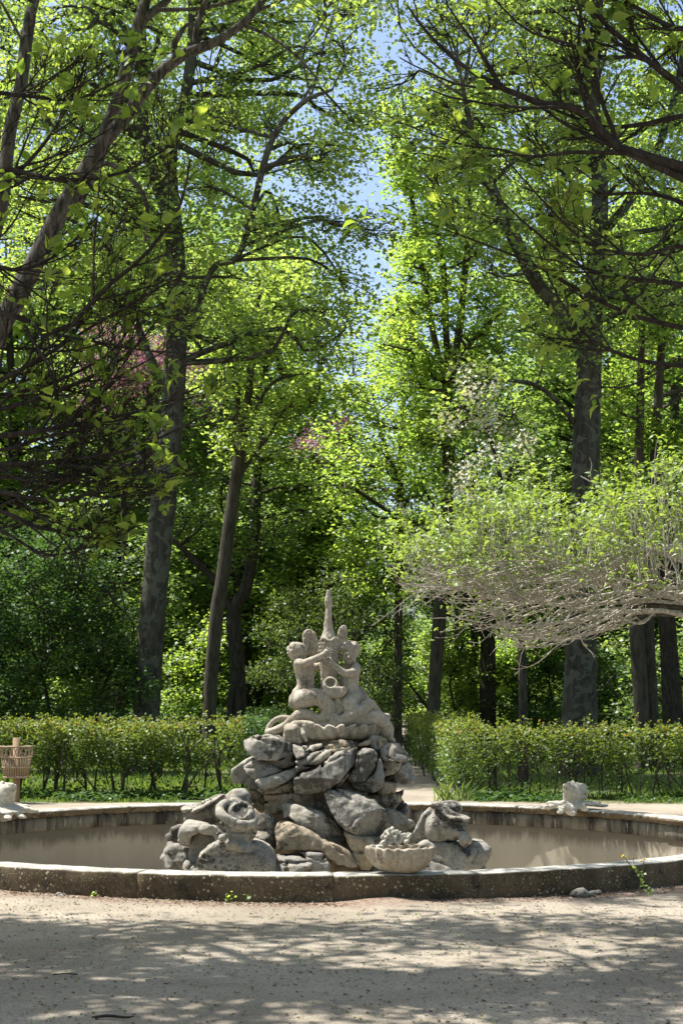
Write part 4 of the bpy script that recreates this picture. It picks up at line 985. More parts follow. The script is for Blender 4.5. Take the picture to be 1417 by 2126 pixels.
def tree(name, label, trunks, lobes, rng, bark, leaf, cat='tree', group=None, **kw):
    t = thing(name, label, cat, [trunks[0][0][0][0], trunks[0][0][0][1], 0], group)
    wood, twig, lf, tips = grow(trunks, lobes, rng, **kw)
    wood.build('trunk', M[bark], t)
    if not twig.empty(): twig.build('twigs', M[bark if bark != 'bark_plane' else 'bark_dark'], t, kind='stuff')
    lf.build('foliage', M[leaf], t, False, kind='stuff')
    return t, tips
def tr(pts, d, wid, base=True):
    """photo polyline with half widths in photo pixels -> (points, radii); the foot carried down to the ground"""
    pts = list(pts); wid = list(wid); d = list(d) if hasattr(d, '__len__') else [d] * len(pts)
    if len(wid) != len(pts): wid = list(np.interp(np.linspace(0, 1, len(pts)), np.linspace(0, 1, len(wid)), wid))
    P = [at(p[0], p[1], q) for p, q in zip(pts, d)]; Rr = [w_ / F * q for w_, q in zip(wid, d)]
    if base:
        f = P[0].copy(); f[2] = -.1; P = [f] + P; Rr = [Rr[0] * 1.22] + Rr
    return P, Rr

# ---------------------------------------------------------------- hedges
def hedge(name, label, x0, x1, y0, y1, h, base_leaf, n, rng, nstem, stem_r=.022, size=.05, topbias=1.0, low=.35, ends=True, group=None, sprigs=260, tallf=None):
    """clipped hedge over the rectangle; leaves thin out below `low`; stems are parts"""
    t = thing(name, label, 'hedge', ((x0 + x1) / 2, (y0 + y1) / 2, 0), group)
    L, W = x1 - x0, y1 - y0; g = Geo()
    k = int(n * 1.9); P = np.stack([rng.uniform(x0, x1, k), rng.uniform(y0, y1, k), rng.uniform(0.05, h, k)], 1)
    e = np.minimum.reduce([(P[:, 1] - y0) / .35, (y1 - P[:, 1]) / .35, (h - P[:, 2]) / .25, np.minimum(P[:, 0] - x0, x1 - P[:, 0]) / .3])
    prob = np.exp(-np.clip(e, 0, None) * .8)
    zz = P[:, 2] / h; prob *= np.clip((zz - low) / .22, 0.08, 1)
    cl = vnoise(P[:, 0] * 2.6, P[:, 1] * 2.6, P[:, 2] * 2.6 + 7); prob *= np.clip(.62 + 1.0 * cl, .05, 1)
    P = P[rng.uniform(0, 1, k) < prob]
    P[:, 2] += .06 * vnoise(P[:, 0] * 1.7, P[:, 1] * 1.7, P[:, 0] * 0) * zz.mean(); P[:, 1] += .10 * vnoise(P[:, 0] * 1.3, P[:, 2] * 2, P[:, 0] * 0 + 3)
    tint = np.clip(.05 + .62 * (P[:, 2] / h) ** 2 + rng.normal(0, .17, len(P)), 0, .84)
    hi = (P[:, 2] > h * .86) & (rng.uniform(0, 1, len(P)) < .06); tint[hi] = .95
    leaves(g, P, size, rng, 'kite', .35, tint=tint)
    tw = Geo()
    for i in range(sprigs):                                  # young shoots standing above the clipped top
        b = np.array([rng.uniform(x0, x1), rng.uniform(y0, y1), h - .06]); Ls = rng.uniform(.06, .22) * (1.5 if rng.uniform() < .12 else 1)
        e = b + [rng.normal(0, .05), rng.normal(0, .05), Ls]; tube(tw, [b, e], [.004, .002], 3, False)
        m = rng.integers(5, 11); u = rng.uniform(0.1, 1, m)[:, None]; Q = b + (e - b) * u + rng.normal(0, .012, (m, 3))
        leaves(g, Q, size * .85, rng, 'kite', .2, fwd=np.array([0, 0, .8]), tint=np.clip(rng.normal(.68, .12, m), 0, 1))
    for i in range(int(L * 26)):                             # inner twigs
        b = np.array([rng.uniform(x0, x1), rng.uniform(y0 + .1, y1 - .1), rng.uniform(.1, .6) * h]); e = b + [rng.normal(0, .16), rng.normal(0, .14), rng.uniform(.25, .6)]
        e[2] = min(e[2], h); tube(tw, catmull([b, (b + e) / 2 + rng.normal(0, .04, 3), e], 4), [.008, .007, .005, .003], 3, False)
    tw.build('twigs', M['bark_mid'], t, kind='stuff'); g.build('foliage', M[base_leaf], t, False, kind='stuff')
    for i in range(nstem):
        x = x0 + (i + rng.uniform(.2, .8)) * L / nstem; y = rng.uniform(y0 + .15, y1 - .2); r = stem_r * rng.uniform(.5, 1.3); s = Geo()
        a = np.array([x, y, -.05]); m = a + [rng.normal(0, .07), rng.normal(0, .05), .45 * h]; e = m + [rng.normal(0, .12), rng.normal(0, .08), .4 * h]
        tube(s, catmull([a, m, e], 6), np.linspace(r, r * .5, 6), 6, False, .1, rng)
        for q in range(rng.integers(1, 4)):
            b = a + (m - a) * rng.uniform(.3, .95); tube(s, catmull([b, b + [rng.normal(0, .14), rng.normal(0, .1), .25], b + [rng.normal(0, .22), rng.normal(0, .1), .6]], 4), np.linspace(r * .6, r * .3, 4), 5, False)
        s.build('stem', M['bark_mid'], t)
    return t
rg = np.random.default_rng(21)
xr = at(505, 0, 26.6)[0]
hedge('clipped_hedge', 'clipped hedge left of the fountain with reddish young shoots, behind the litter basket', -9.5, xr, 26.4, 27.7, 1.27, 'leaf_hedge', 56000, rg, 30, .032, .058, low=.30, sprigs=420)
hedge('clipped_hedge', 'sparse see-through hedge right of the fountain, behind the right rim mask', at(1010, 0, 26.4)[0], 9.5, 26.2, 27.1, 1.17, 'leaf_hedge', 26000, rg, 44, .016, .055, low=.36, sprigs=330)
hedge('clipped_hedge', 'hedge running back along the path, right of the fountain, with a pale bushy end', at(925, 0, 26.4)[0], at(1000, 0, 26.4)[0] + .1, 26.2, 44, 1.27, 'leaf_hedge', 30000, rg, 16, .022, .06, low=.12, sprigs=200)
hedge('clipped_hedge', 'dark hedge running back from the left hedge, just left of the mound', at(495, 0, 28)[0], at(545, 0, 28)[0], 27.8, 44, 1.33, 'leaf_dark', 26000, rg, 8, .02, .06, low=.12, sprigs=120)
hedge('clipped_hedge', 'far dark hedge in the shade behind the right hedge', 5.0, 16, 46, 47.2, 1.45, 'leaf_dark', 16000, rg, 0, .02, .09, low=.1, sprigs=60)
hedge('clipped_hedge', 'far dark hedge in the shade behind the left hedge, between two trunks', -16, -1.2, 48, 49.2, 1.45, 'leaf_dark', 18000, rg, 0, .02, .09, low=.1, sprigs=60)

# ---------------------------------------------------------------- trees behind the hedges
rg = np.random.default_rng(31)
PT = [tr([(303,1480),(318,1250),(338,1040),(358,850),(368,650),(362,480),(352,330),(385,200),(400,60),(392,-160),(400,-500)], 36, [28,26,27,24,22,19,15,12,10,8,4]),
      tr([(358,470),(310,330),(296,240),(300,150),(285,-60),(270,-300)], 36, [15,13,12,10,7,4], False),
      tr([(392,700),(440,560),(500,520),(560,300),(625,215),(690,185)], [36,35,34,33.5,33,32.5], [6.5,6.5,6.5,7,5.5,3], False),
      tr([(340,800),(290,690),(255,560),(262,440),(250,330)], [36,37,38,38,38], [9,8,7,6,4], False),
      tr([(350,1020),(300,980),(270,900),(200,820)], [36,36,37,37], [8,7,6,4], False)]
lp = lobes_in([(-60,-520),(760,-520),(800,-300),(800,60),(762,150),(775,260),(782,420),(792,560),(745,700),(600,740),(430,690),(300,680),(-60,620)], 36, 3.2, 150, (.7, 1.15), rg)
tree('plane_tree', 'tall plane tree with thick pale-patched trunk rising behind the left hedge', PT, lp, rg, 'bark_plane', 'leaf_plane', ncl=14, nleaf=27, size=.10, tmpl='kite', rc=.55, up=.2)
PT = [tr([(1203,1500),(1207,1320),(1214,1120),(1216,950),(1221,780),(1232,600),(1245,400),(1230,200),(1240,0),(1235,-260),(1235,-520)], 34, [38,33,31,30,27,20,17,14,11,8,4]),
      tr([(1216,760),(1170,660),(1110,580),(1060,480),(1020,390),(985,300),(960,180)], [34,34,33.5,33,33,33,32.5], [16,14,15,14,11,8,4], False),
      tr([(1240,500),(1330,380),(1400,200),(1430,0)], 34.5, [10,8,7,4], False),
      tr([(1195,880),(1130,810),(1060,790),(960,800)], [34,33,32,31.5], [6,5,4,3], False)]
lp = lobes_in([(880,-520),(1500,-520),(1500,640),(1330,700),(1120,720),(1010,620),(940,520),(850,330),(790,230),(745,120),(745,-150)], 34.5, 3.0, 125, (.7, 1.15), rg)
tree('plane_tree', 'massive plane tree with leaning limb rising behind the right hedge', PT, lp, rg, 'bark_plane', 'leaf_plane', ncl=14, nleaf=27, size=.10, tmpl='kite', rc=.55, up=.2)
PT = [tr([(900,1460),(913,1270),(925,1100),(932,900),(930,770)], 42, [14,15,13,13,15]),
      tr([(928,800),(905,720),(882,600),(860,450),(845,330),(835,200)], 42, [9,7,6,5,4,2], False),
      tr([(930,790),(925,680),(920,560),(900,420),(895,250)], 42.5, [8,7,6,4,2], False),
      tr([(932,800),(952,690),(965,560),(975,440),(968,300)], 41.5, [9,8,7,5,2], False),
      tr([(934,790),(985,700),(1050,640)], 41, [6,5,2], False)]
lp = lobes_in([(795,640),(825,480),(805,330),(815,230),(900,200),(1010,260),(1060,500),(1060,700),(1040,900),(950,1000),(830,960),(770,880),(790,720)], 42, 2.6, 62, (.7, 1.15), rg)
tree('maple_tree', 'slender tree dividing into several upright stems, right of the sky gap', PT, lp, rg, 'bark_mid', 'leaf_bright', ncl=13, nleaf=30, size=.12, tmpl='kite', rc=.36)
PT = [tr([(824,1480),(826,1350),(828,1150),(832,950),(838,800),(842,680)], 47, [10,9,8,7,5,3]), tr([(830,1000),(790,900),(770,800)], 47, [5,4,2], False), tr([(828,1080),(870,980),(890,900)], 47, [4,3,2], False)]
lp = lobes_in([(700,870),(780,760),(850,650),(900,800),(910,1000),(900,1180),(800,1230),(690,1180),(660,1000)], 47, 3, 44, (.9, 1.4), rg)
tree('young_tree', 'thin straight-stemmed tree with bright foliage beyond the right of the mound', PT, lp, rg, 'bark_mid', 'leaf_bright', ncl=12, nleaf=30, size=.13, tmpl='kite', rc=.4)
PT = [tr([(435,1455),(448,1290),(462,1200),(478,1080),(492,980),(504,890)], 41, [14,15,14,13,13,12]), tr([(504,892),(492,850),(488,780),(470,680),(455,560)], 41, [10,8,7,5,2], False),
      tr([(504,892),(515,830),(520,760),(535,640),(540,520)], 41, [9,8,7,5,2], False), tr([(490,1000),(530,940),(560,900),(600,830)], 41, [4,4,3,2], False), tr([(500,930),(560,800),(660,770)], 40.5, [5,4,2], False)]
lp = lobes_in([(420,560),(560,520),(690,600),(740,720),(720,830),(600,850),(560,950),(470,960),(430,800)], 41, 2.8, 34, (.8, 1.25), rg)
tree('slender_tree', 'slender leaning tree with smooth grey-brown trunk between left hedge and mound', PT, lp, rg, 'bark_mid', 'leaf_plane', ncl=13, nleaf=32, size=.12, tmpl='kite', rc=.36)
PT = [tr([(494,1465),(492,1360),(485,1270),(512,1215),(530,1100),(533,1000),(545,880)], 44, [17,15,15,12,11,9,6]), tr([(487,1280),(455,1215),(400,1160),(360,1120)], 44, [9,8,7,4], False), tr([(478,1460),(490,1400),(492,1340)], 43.8, [7,7,6])]
lp = lobes_in([(350,1080),(450,1000),(560,850),(640,900),(640,1100),(560,1160),(440,1180)], 45, 2.5, 22, (.8, 1.2), rg)
tree('gnarled_tree', 'dark gnarled forked tree standing beside the slender leaning one', PT, lp, rg, 'bark_dark', 'leaf_far', ncl=11, nleaf=27, size=.12, tmpl='kite', rc=.36)
PT = [tr([(640,1470),(642,1300),(650,1150),(660,1000)], 54, [10,9,8,4])]
lp = lobes_in([(560,1010),(640,880),(740,900),(800,1010),(790,1200),(700,1300),(600,1320),(550,1200)], 54, 3, 40, (1.0, 1.5), rg)
tree('young_tree', 'bright leafy tree directly behind the tip of the mound', PT, lp, rg, 'bark_dark', 'leaf_bright', ncl=13, nleaf=30, size=.15, tmpl='kite', rc=.45)
PT = [tr([(1332,1515),(1320,1300),(1312,1150),(1325,950),(1330,760),(1335,600)], 37, [16,15,13,10,8,5]), tr([(1356,1515),(1345,1300),(1350,1100),(1362,900),(1372,720),(1385,560)], 37.3, [15,13,12,10,8,4])]
lp = lobes_in([(1240,1000),(1260,620),(1300,420),(1480,380),(1500,900),(1470,1150),(1300,1120)], 38.5, 2.6, 34, (.8, 1.25), rg)
tree('twin_trunk_tree', 'pair of straight trunks grown together at the right behind the hedge', PT, lp, rg, 'bark_mid', 'leaf_bright', ncl=13, nleaf=32, size=.12, tmpl='kite', rc=.38)
PT = [tr([(1398,1520),(1388,1350),(1380,1200),(1395,1000),(1400,800)], 39, [22,18,16,12,8])]
lp = lobes_in([(1330,900),(1500,800),(1560,1100),(1400,1180)], 40, 2.5, 16, (.8, 1.2), rg)
tree('dark_tree', 'dark trunked tree cut by the right edge of the photo', PT, lp, rg, 'bark_dark', 'leaf_far', ncl=12, nleaf=30, size=.12, tmpl='kite', rc=.38)
PT = [tr([(1012,1480),(1012,1350),(1010,1250),(1015,1150)], 49, [17,16,13,8]), tr([(1011,1330),(985,1290),(965,1240)], 49, [9,7,4], False)]
lp = lobes_in([(930,1260),(960,1100),(1100,1080),(1150,1250),(1050,1300)], 50, 2.5, 24, (.9, 1.3), rg)
tree('ivy_clad_tree', 'dark ivy-clad trunk in the shade right of the slender multi-stemmed tree', PT, lp, rg, 'bark_dark', 'leaf_dark', ncl=12, nleaf=26, size=.13, rc=.4)
PT = [tr([(985,1470),(978,1400),(985,1340),(975,1200),(970,1100)], 52, [9,9,8,7,4])]
lp = lobes_in([(880,1250),(900,1100),(1040,1060),(1040,1240)], 53, 2, 20, (.9, 1.3), rg)
tree('young_tree', 'thin dark tree between the ivy-clad trunk and the multi-stemmed tree', PT, lp, rg, 'bark_dark', 'leaf_far', ncl=11, nleaf=24, size=.13, rc=.4)
# dark bush on the left, light green undergrowth
def bush(name, label, poly, d, dd, n, rad, leaf, size=.10, ncl=14, nleaf=34, up=.5, stem=None):
    poly = np.asarray(poly, float); cx = poly[:, 0].mean(); t0 = at(cx, 1500, d)
    T0 = [([np.array([t0[0] + o, t0[1], -.05]), np.array([t0[0] + o * 2.5, t0[1], 1.0]), np.array([t0[0] + o * 5, t0[1], 2.2])], [.07, .05, .03]) for o in (-.35, -.1, .2)]
    return tree(name, label, T0, lobes_in(poly, d, dd, n, rad, rg), rg, 'bark_dark', leaf, cat='bush', ncl=ncl, nleaf=nleaf, size=size, rc=.36, up=up)
bush('shrub', 'large dark green shrub behind the left hedge, left of the thick plane trunk', [(-60,1500),(-60,1180),(60,1120),(180,1130),(250,1250),(285,1400),(280,1510)], 36.5, 1.6, 44, (.6, .95), 'leaf_dark', .10)
bush('shrub', 'mid-green shrub glowing between the plane trunk and the leaning slender trunk', [(340,1490),(345,1330),(400,1290),(450,1330),(470,1490)], 50, 1.5, 12, (.7, 1.1), 'leaf_bright', .12, 12, 26)
bush('shrub', 'fine-leaved drooping shrub with a few red leaves directly behind the cherubs', [(545,1500),(530,1350),(560,1230),(620,1180),(760,1200),(830,1300),(810,1500)], 48, 1.8, 30, (.7, 1.1), 'leaf_mid', .085, 13, 36, .0)
bush('shrub', 'low bright shrub beside the foot of the multi-stemmed tree', [(930,1500),(925,1380),(960,1330),(1010,1400),(1000,1500)], 50, 1.2, 10, (.7, 1.0), 'leaf_bright', .12, 12, 24)
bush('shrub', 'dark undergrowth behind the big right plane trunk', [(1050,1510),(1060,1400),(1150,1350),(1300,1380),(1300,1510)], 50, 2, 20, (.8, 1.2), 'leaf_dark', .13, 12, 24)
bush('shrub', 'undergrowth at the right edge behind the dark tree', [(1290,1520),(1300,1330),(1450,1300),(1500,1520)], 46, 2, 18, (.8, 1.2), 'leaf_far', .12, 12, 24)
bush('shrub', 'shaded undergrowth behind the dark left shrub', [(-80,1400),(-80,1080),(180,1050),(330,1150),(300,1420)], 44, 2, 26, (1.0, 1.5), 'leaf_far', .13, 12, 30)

# blossom trees
def blossom_tree(name, label, trunks, poly, d, dd, n, bpoly, nb, bmat, bsize, leaf, lsize=.12):
    t, tips = tree(name, label, trunks, lobes_in(poly, d, dd, n, (.8, 1.2), rg), rg, 'bark_dark', leaf, ncl=12, nleaf=18, size=lsize, rc=.36)
    g = Geo(); pr = np.stack([708.5 + tips[:, 0] / tips[:, 1] * F, HZ - (tips[:, 2] - EYE) / tips[:, 1] * F], 1); ok = tips[inpoly(pr, bpoly)]
    if len(ok):
        for i in rg.choice(len(ok), min(nb, len(ok)), replace=False):
            P = ok[i] + rg.normal(0, .13, (60, 3)) * [1, 1, 1.2] - [0, .5, 0]; leaves(g, P, bsize, rg, 'kite', .2)
        g.build('blossom', M[bmat], t, False, kind='stuff')
blossom_tree('redbud_tree', 'magenta-flowering tree showing behind the thick plane trunk at left', [tr([(250,1450),(262,1250),(255,1000),(262,850)], 47, [10,9,7,4])],
             [(160,880),(180,700),(280,680),(460,780),(460,880),(330,900)], 45, 1.5, 24, [(170,860),(180,700),(300,690),(460,790),(450,860),(330,830)], 90, 'blossom_pink', .09, 'leaf_far')
blossom_tree('redbud_tree', 'distant magenta-flowering tree high behind the tip of the mound', [tr([(690,1450),(685,1250),(680,1050),(675,950)], 60, [8,8,6,3])],
             [(600,1000),(620,870),(720,860),(760,960),(700,1040)], 52, 1.5, 20, [(600,990),(620,880),(720,870),(740,960)], 50, 'blossom_pink', .10, 'leaf_far')
blossom_tree('flowering_ash', 'small tree carrying white flower panicles in front of the big right plane trunk', [tr([(1085,1490),(1080,1300),(1060,1150),(1040,1000),(1000,850)], 31, [9,8,7,5,3])],
             [(930,1060),(920,820),(1000,760),(1100,880),(1150,1000),(1180,1080),(1050,1100)], 31, 1.2, 20, [(925,1040),(930,790),(1000,780),(1100,930),(1100,1040)], 26, 'blossom_white', .07, 'leaf_plane', .10)

# ---------------------------------------------------------------- the wood further back: shared meshes, one thing per tree
rg = np.random.default_rng(77)
VAR = []
for k in range(4):
    T0 = [([np.array([0, 0, -.1]), np.array([rg.normal(0, .2), 0, 5]), np.array([rg.normal(0, .5), 0, 11]), np.array([rg.normal(0, .8), 0, 17])], [.32, .26, .18, .06])]
    lo_ = []
    while len(lo_) < 60:
        z = rg.uniform(3.0, 20); rr = 3.6 * math.sqrt(max(.1, 1 - ((z - 11) / 10) ** 2)); a = rg.uniform(0, 6.28); q = rr * math.sqrt(rg.uniform(.15, 1))
        w_ = np.array([q * math.cos(a), q * math.sin(a), z]); r = rg.uniform(1.1, 1.7)
        if any(np.linalg.norm(w_ - o[0]) < .5 * (r + o[1]) for o in lo_): 
            if rg.uniform() < .97: continue
        lo_.append((w_, r))
    wd, tw, lf, _ = grow(T0, lo_, rg, ncl=12, nleaf=24, size=.21, rc=.5, tmpl='kite')
    def mk(g, nm, sm):
        fs = ([np.concatenate(g.Q)] if g.Q else []) + ([np.concatenate(g.T)] if g.T else [])
        return mesh_from(nm, np.concatenate(g.V), fs, sm, np.concatenate(g.t))
    VAR.append((mk(wd, 'trunk', True), mk(lf, 'foliage', False)))
UVAR = []
for k in range(3):
    T0 = [([np.array([0, 0, -.1]), np.array([rg.normal(0, .2), 0, 1.5]), np.array([rg.normal(0, .5), 0, 4])], [.12, .09, .04])]
    lo_ = [(np.array([rg.uniform(-2.6, 2.6), rg.uniform(-2, 2), rg.uniform(.6, 5.2)]), rg.uniform(.8, 1.3)) for _ in range(34)]
    wd, tw, lf, _ = grow(T0, lo_, rg, ncl=11, nleaf=24, size=.17, rc=.4, tmpl='kite'); UVAR.append((mk(wd, 'trunk', True), mk(lf, 'foliage', False)))
def side_word(x, y):
    px = 708.5 + x / y * F
    return px
used_labels = {}
ordn = {}
ORD = ['first','second','third','fourth','fifth','sixth','seventh','eighth','ninth','tenth','eleventh','twelfth','thirteenth','fourteenth','fifteenth','sixteenth','seventeenth','eighteenth','nineteenth','twentieth']
ROWN = ['nearest','second nearest','third nearest','fourth nearest','fifth nearest','sixth nearest','farthest','outlying']
def far_tree(x, y, s, k, rot, und, mat, round_=7):
    px = 708.5 + x / y * F
    far = 'nearer' if y < 66 else ('middle' if y < 88 else 'farthest')
    where = 'left of the frame' if px < -60 else 'at the left side' if px < 250 else 'left of centre' if px < 600 else 'behind the mound' if px < 780 else 'right of centre' if px < 1080 else 'at the right side' if px < 1480 else 'right of the frame'
    kind = 'leafy undergrowth shrub' if und else 'tall woodland tree'
    ordn[(und, round_)] = ordn.get((und, round_), 0) + 1; lab = f'{kind}, {ORD[ordn[(und, round_)] - 1]} from the left in the {ROWN[round_]} row of the wood'
    t = thing('woodland_shrub' if und else 'woodland_tree', lab, 'bush' if und else 'tree', (x, y, 0), 'shrubs under the wood' if und else 'tall trees of the wood')
    t.rotation_euler = (0, 0, rot); t.scale = (s * rg.uniform(.9, 1.15), s * rg.uniform(.9, 1.15), s)
    mt, ml = (UVAR if und else VAR)[k]
    a = bpy.data.objects.new('trunk', mt); b = bpy.data.objects.new('foliage', ml); b['kind'] = 'stuff'
    for o, mm in ((a, 'bark_dark'), (b, mat)):
        C.objects.link(o); o.parent = t
        if len(o.data.materials) == 0: o.data.materials.append(M[mm])
        o.material_slots[0].link = 'OBJECT'; o.material_slots[0].material = M[mm]
    return t
T0 = [([np.array([0, 0, -.1]), np.array([.2, 0, 5]), np.array([-.2, 0, 11]), np.array([.3, 0, 17])], [.26, .22, .15, .05])]; lo_ = []
for k in range(66):
    z = rg.uniform(3.5, 20); rr = 3.5 * math.sqrt(max(.1, 1 - ((z - 11.5) / 10) ** 2)); a = rg.uniform(0, 6.28); q = rr * math.sqrt(rg.uniform(.1, 1)); lo_.append((np.array([q * math.cos(a), q * math.sin(a), z]), rg.uniform(1.0, 1.5)))
wd, tw, lf, _ = grow(T0, lo_, rg, ncl=12, nleaf=34, size=.15, rc=.5, tmpl='kite', flat=.5); VAR.append((mk(wd, 'trunk', True), mk(lf, 'foliage', False)))
for i, (x, y, lab) in enumerate(((-15, 70, 'very tall tree filling the sky at the upper left, behind the arching limbs'), (-10.6, 73, 'very tall tree behind the thick plane trunk, reaching above the picture'), (-6.2, 75, 'very tall tree forming the left side of the sky gap'), (9.2, 74, 'very tall tree forming the right side of the sky gap'), (15.5, 70, 'very tall tree behind the massive right plane tree'))):
    t = far_tree(x, y, 1.0, 4, i * 1.3, False, 'leaf_plane'); t['label'] = lab; t.scale = (1.25, 1.25, 1.78)
rows = [(56, 5.2, 9), (66, 5.6, 11), (78, 6.0, 13), (92, 6.6, 15), (110, 7.2, 18), (137, 4.6, 20), (150, 5.0, 10)]
for ri, (y, sp, wx) in enumerate(rows):
    n = int(2 * (wx + y * .12) / sp) + 2
    for i in range(n):
        x = (i - (n - 1) / 2) * sp + rg.uniform(-1.2, 1.2); yy = y + rg.uniform(-3, 3)
        px = 708.5 + x / yy * F; pathx = .1 + .034 * yy
        if abs(x - pathx) < 3.4 and y < 100: continue
        top = 1.0 if not (640 < px < 940) else (.62 if y < 100 else .70)
        far_tree(x, yy, top * rg.uniform(.85, 1.05), rg.integers(0, 4), rg.uniform(0, 6.28), False, 'leaf_far' if rg.uniform() < .6 else 'leaf_plane', ri)
for ri, (y, sp) in enumerate(((60, 4.6), (74, 5.5), (90, 6.5), (104, 6), (114, 4.2), (124, 4.5))):
    n = int(2 * (y * .26) / sp) + 2
    for i in range(n):
        x = (i - (n - 1) / 2) * sp + rg.uniform(-1, 1); yy = y + rg.uniform(-3, 3)
        if abs(x - (.1 + .034 * yy)) < 2.6 and y < 95: continue
        far_tree(x, yy, rg.uniform(.8, 1.15) * (1.35 if y > 110 else 1), rg.integers(0, 3), rg.uniform(0, 6.28), True, ['leaf_far', 'leaf_dark', 'leaf_bright'][rg.integers(0, 3)], ri)
# woodland beside and behind the viewer, so that the light comes from a clearing and not from an open plain
for oi, (x, y, s) in enumerate(((-21, 36, 1), (-16, 47, 1.05), (15, 38, 1), (17, 47, 1.05), (-17, 22, .9), (17, 24, .95), (-19, 54, 1), (21, 60, 1), (18, 12, .9), (-19, 10, .9), (13, -6, .9), (-5, -12, 1), (5, -14, 1), (-14, -6, .9))):
    far_tree(x, y, s, rg.integers(0, 4), rg.uniform(0, 6.28), False, 'leaf_plane')['label'] = f'{ORD[oi]} of the tall trees standing round the clearing outside the photo'

# ---------------------------------------------------------------- foreground trees
rg = np.random.default_rng(5)
# rough-barked tree on the left whose limbs arch over the top of the picture
D1 = 15.0
PT = [tr([(-250,1700),(-210,1350),(-150,1000),(-70,800),(0,680),(62,565),(130,430),(205,310),(262,240),(325,158),(385,112),(450,85),(510,42),(560,-20),(640,-140)], D1, [44,40,34,26,22,20,17,14.5,13,12,11,9.5,8,7,6]),
      tr([(118,455),(172,395),(215,285),(250,190),(278,80),(305,-10),(340,-160)], [15,15.2,15.5,15.5,15.5,15.5,15.5], [14,14,14,13,12,11,8], False),
      tr([(268,75),(310,30),(355,-10),(420,-120)], 15.5, [10,9,8,6], False),
      tr([(-110,900),(-60,650),(0,430),(18,280),(42,180),(52,100),(66,0),(80,-150)], [15.2,15.4,15.5,15.6,15.7,15.8,16,16], [22,20,16,14,13,13,11,8], False),
      tr([(365,120),(362,90),(380,60),(392,48)], 14.9, [8,7,5,3], False), tr([(405,95),(408,55),(420,20),(450,-60)], 15, [7,6,6,4], False),
      tr([(190,335),(240,345),(285,385),(305,430),(302,500)], [15,14.8,14.6,14.6,14.6], [6,5,5,4,3], False),
      tr([(330,20),(400,18),(450,10),(560,-20)], 15.3, [5,4,4,3], False), tr([(500,50),(560,75),(620,120),(660,165)], [15,14.8,14.6,14.5], [4,3.5,3,2], False)]
lp = lobes_in([(300,-350),(700,-350),(760,-60),(640,40),(560,-60),(400,-80)], 15, 1.0, 12, (.45, .7), rg) + lobes_in([(-260,-350),(250,-350),(200,-60),(-200,0)], 15.5, 1.0, 14, (.45, .7), rg)
arch, _tips = tree('arching_tree', 'rough grey-barked tree at the left whose limbs arch across the top', PT, lp, rg, 'bark_grey', 'leaf_plane', ncl=12, nleaf=12, size=.07, tmpl='lobe', rc=.22, twigr=.006, limbr=.02)

def spray(seeds, rng, levels=4, curl=.25, gravity=0.0, child=(5, 5, 4, 3), lenr=.55, rmin=.0022, ang=(.35, .75), dspread=.5, kink=.12, drop=1.0):
    """woody spray: seeds = [(pts, r0, r1)]; each branch bears side shoots, each of those bears more"""
    g = Geo(); tips = []
    cur = [(catmull(P, 14), r0, r1) for P, r0, r1 in seeds]
    for C_, r0, r1 in cur: tube(g, C_, np.linspace(r0, r1, 14), 7, False, .05, rng)
    for lv in range(levels):
        nxt = []
        for C_, r0, r1 in cur:
            L = np.linalg.norm(np.diff(C_, axis=0), axis=1).sum(); n = len(C_)
            for k in range(child[min(lv, len(child) - 1)]):
                u = rng.uniform(.22, .98); i = min(n - 2, int(u * (n - 1))); t = C_[i + 1] - C_[i]; t /= np.linalg.norm(t) + 1e-9
                side = np.cross(t, [0, 1, 0]) * rng.choice([-1, 1]) + np.array([0, 1, 0]) * rng.normal(0, dspread); side /= np.linalg.norm(side)
                a = rng.uniform(*ang); d0 = t * math.cos(a) + side * math.sin(a); l = L * lenr * rng.uniform(.5, 1.1) * (1.05 - .45 * u)
                p = [C_[i]]; d = d0.copy(); m = 7
                for s in range(m):
                    d = d + np.array([0, 0, curl / m * 2.0]) + rng.normal(0, kink, 3) * [1, .6, 1]; d /= np.linalg.norm(d); p.append(p[-1] + d * l / m)
                p = np.array(p); ra = max(rmin, (r0 + (r1 - r0) * u) * .62); nxt.append((p, ra, max(rmin * .7, ra * .4)))
                tube(g, p, np.linspace(ra, max(rmin * .7, ra * .4), len(p)), 5 if lv < 1 else 3, False, 0, rng)
                if lv == levels - 1: tips.append((p[-1], d))
        cur = nxt
    return g, tips
def leaf_mesh(nm, mat):
    me = mesh_from(nm, OV, [OV_Q, OV_T], True, np.full(len(OV), .5)); me.materials.append(mat); return me
LM = []
for i, tv in enumerate((.15, .5, .85)):
    me = mesh_from('leaf', OV * [1, 1.0 + .15 * i, 1.2 + .4 * i], [OV_Q, OV_T], True, np.full(len(OV), tv)); me.materials.append(M['leaf_spray']); LM.append(me)
from mathutils import Matrix
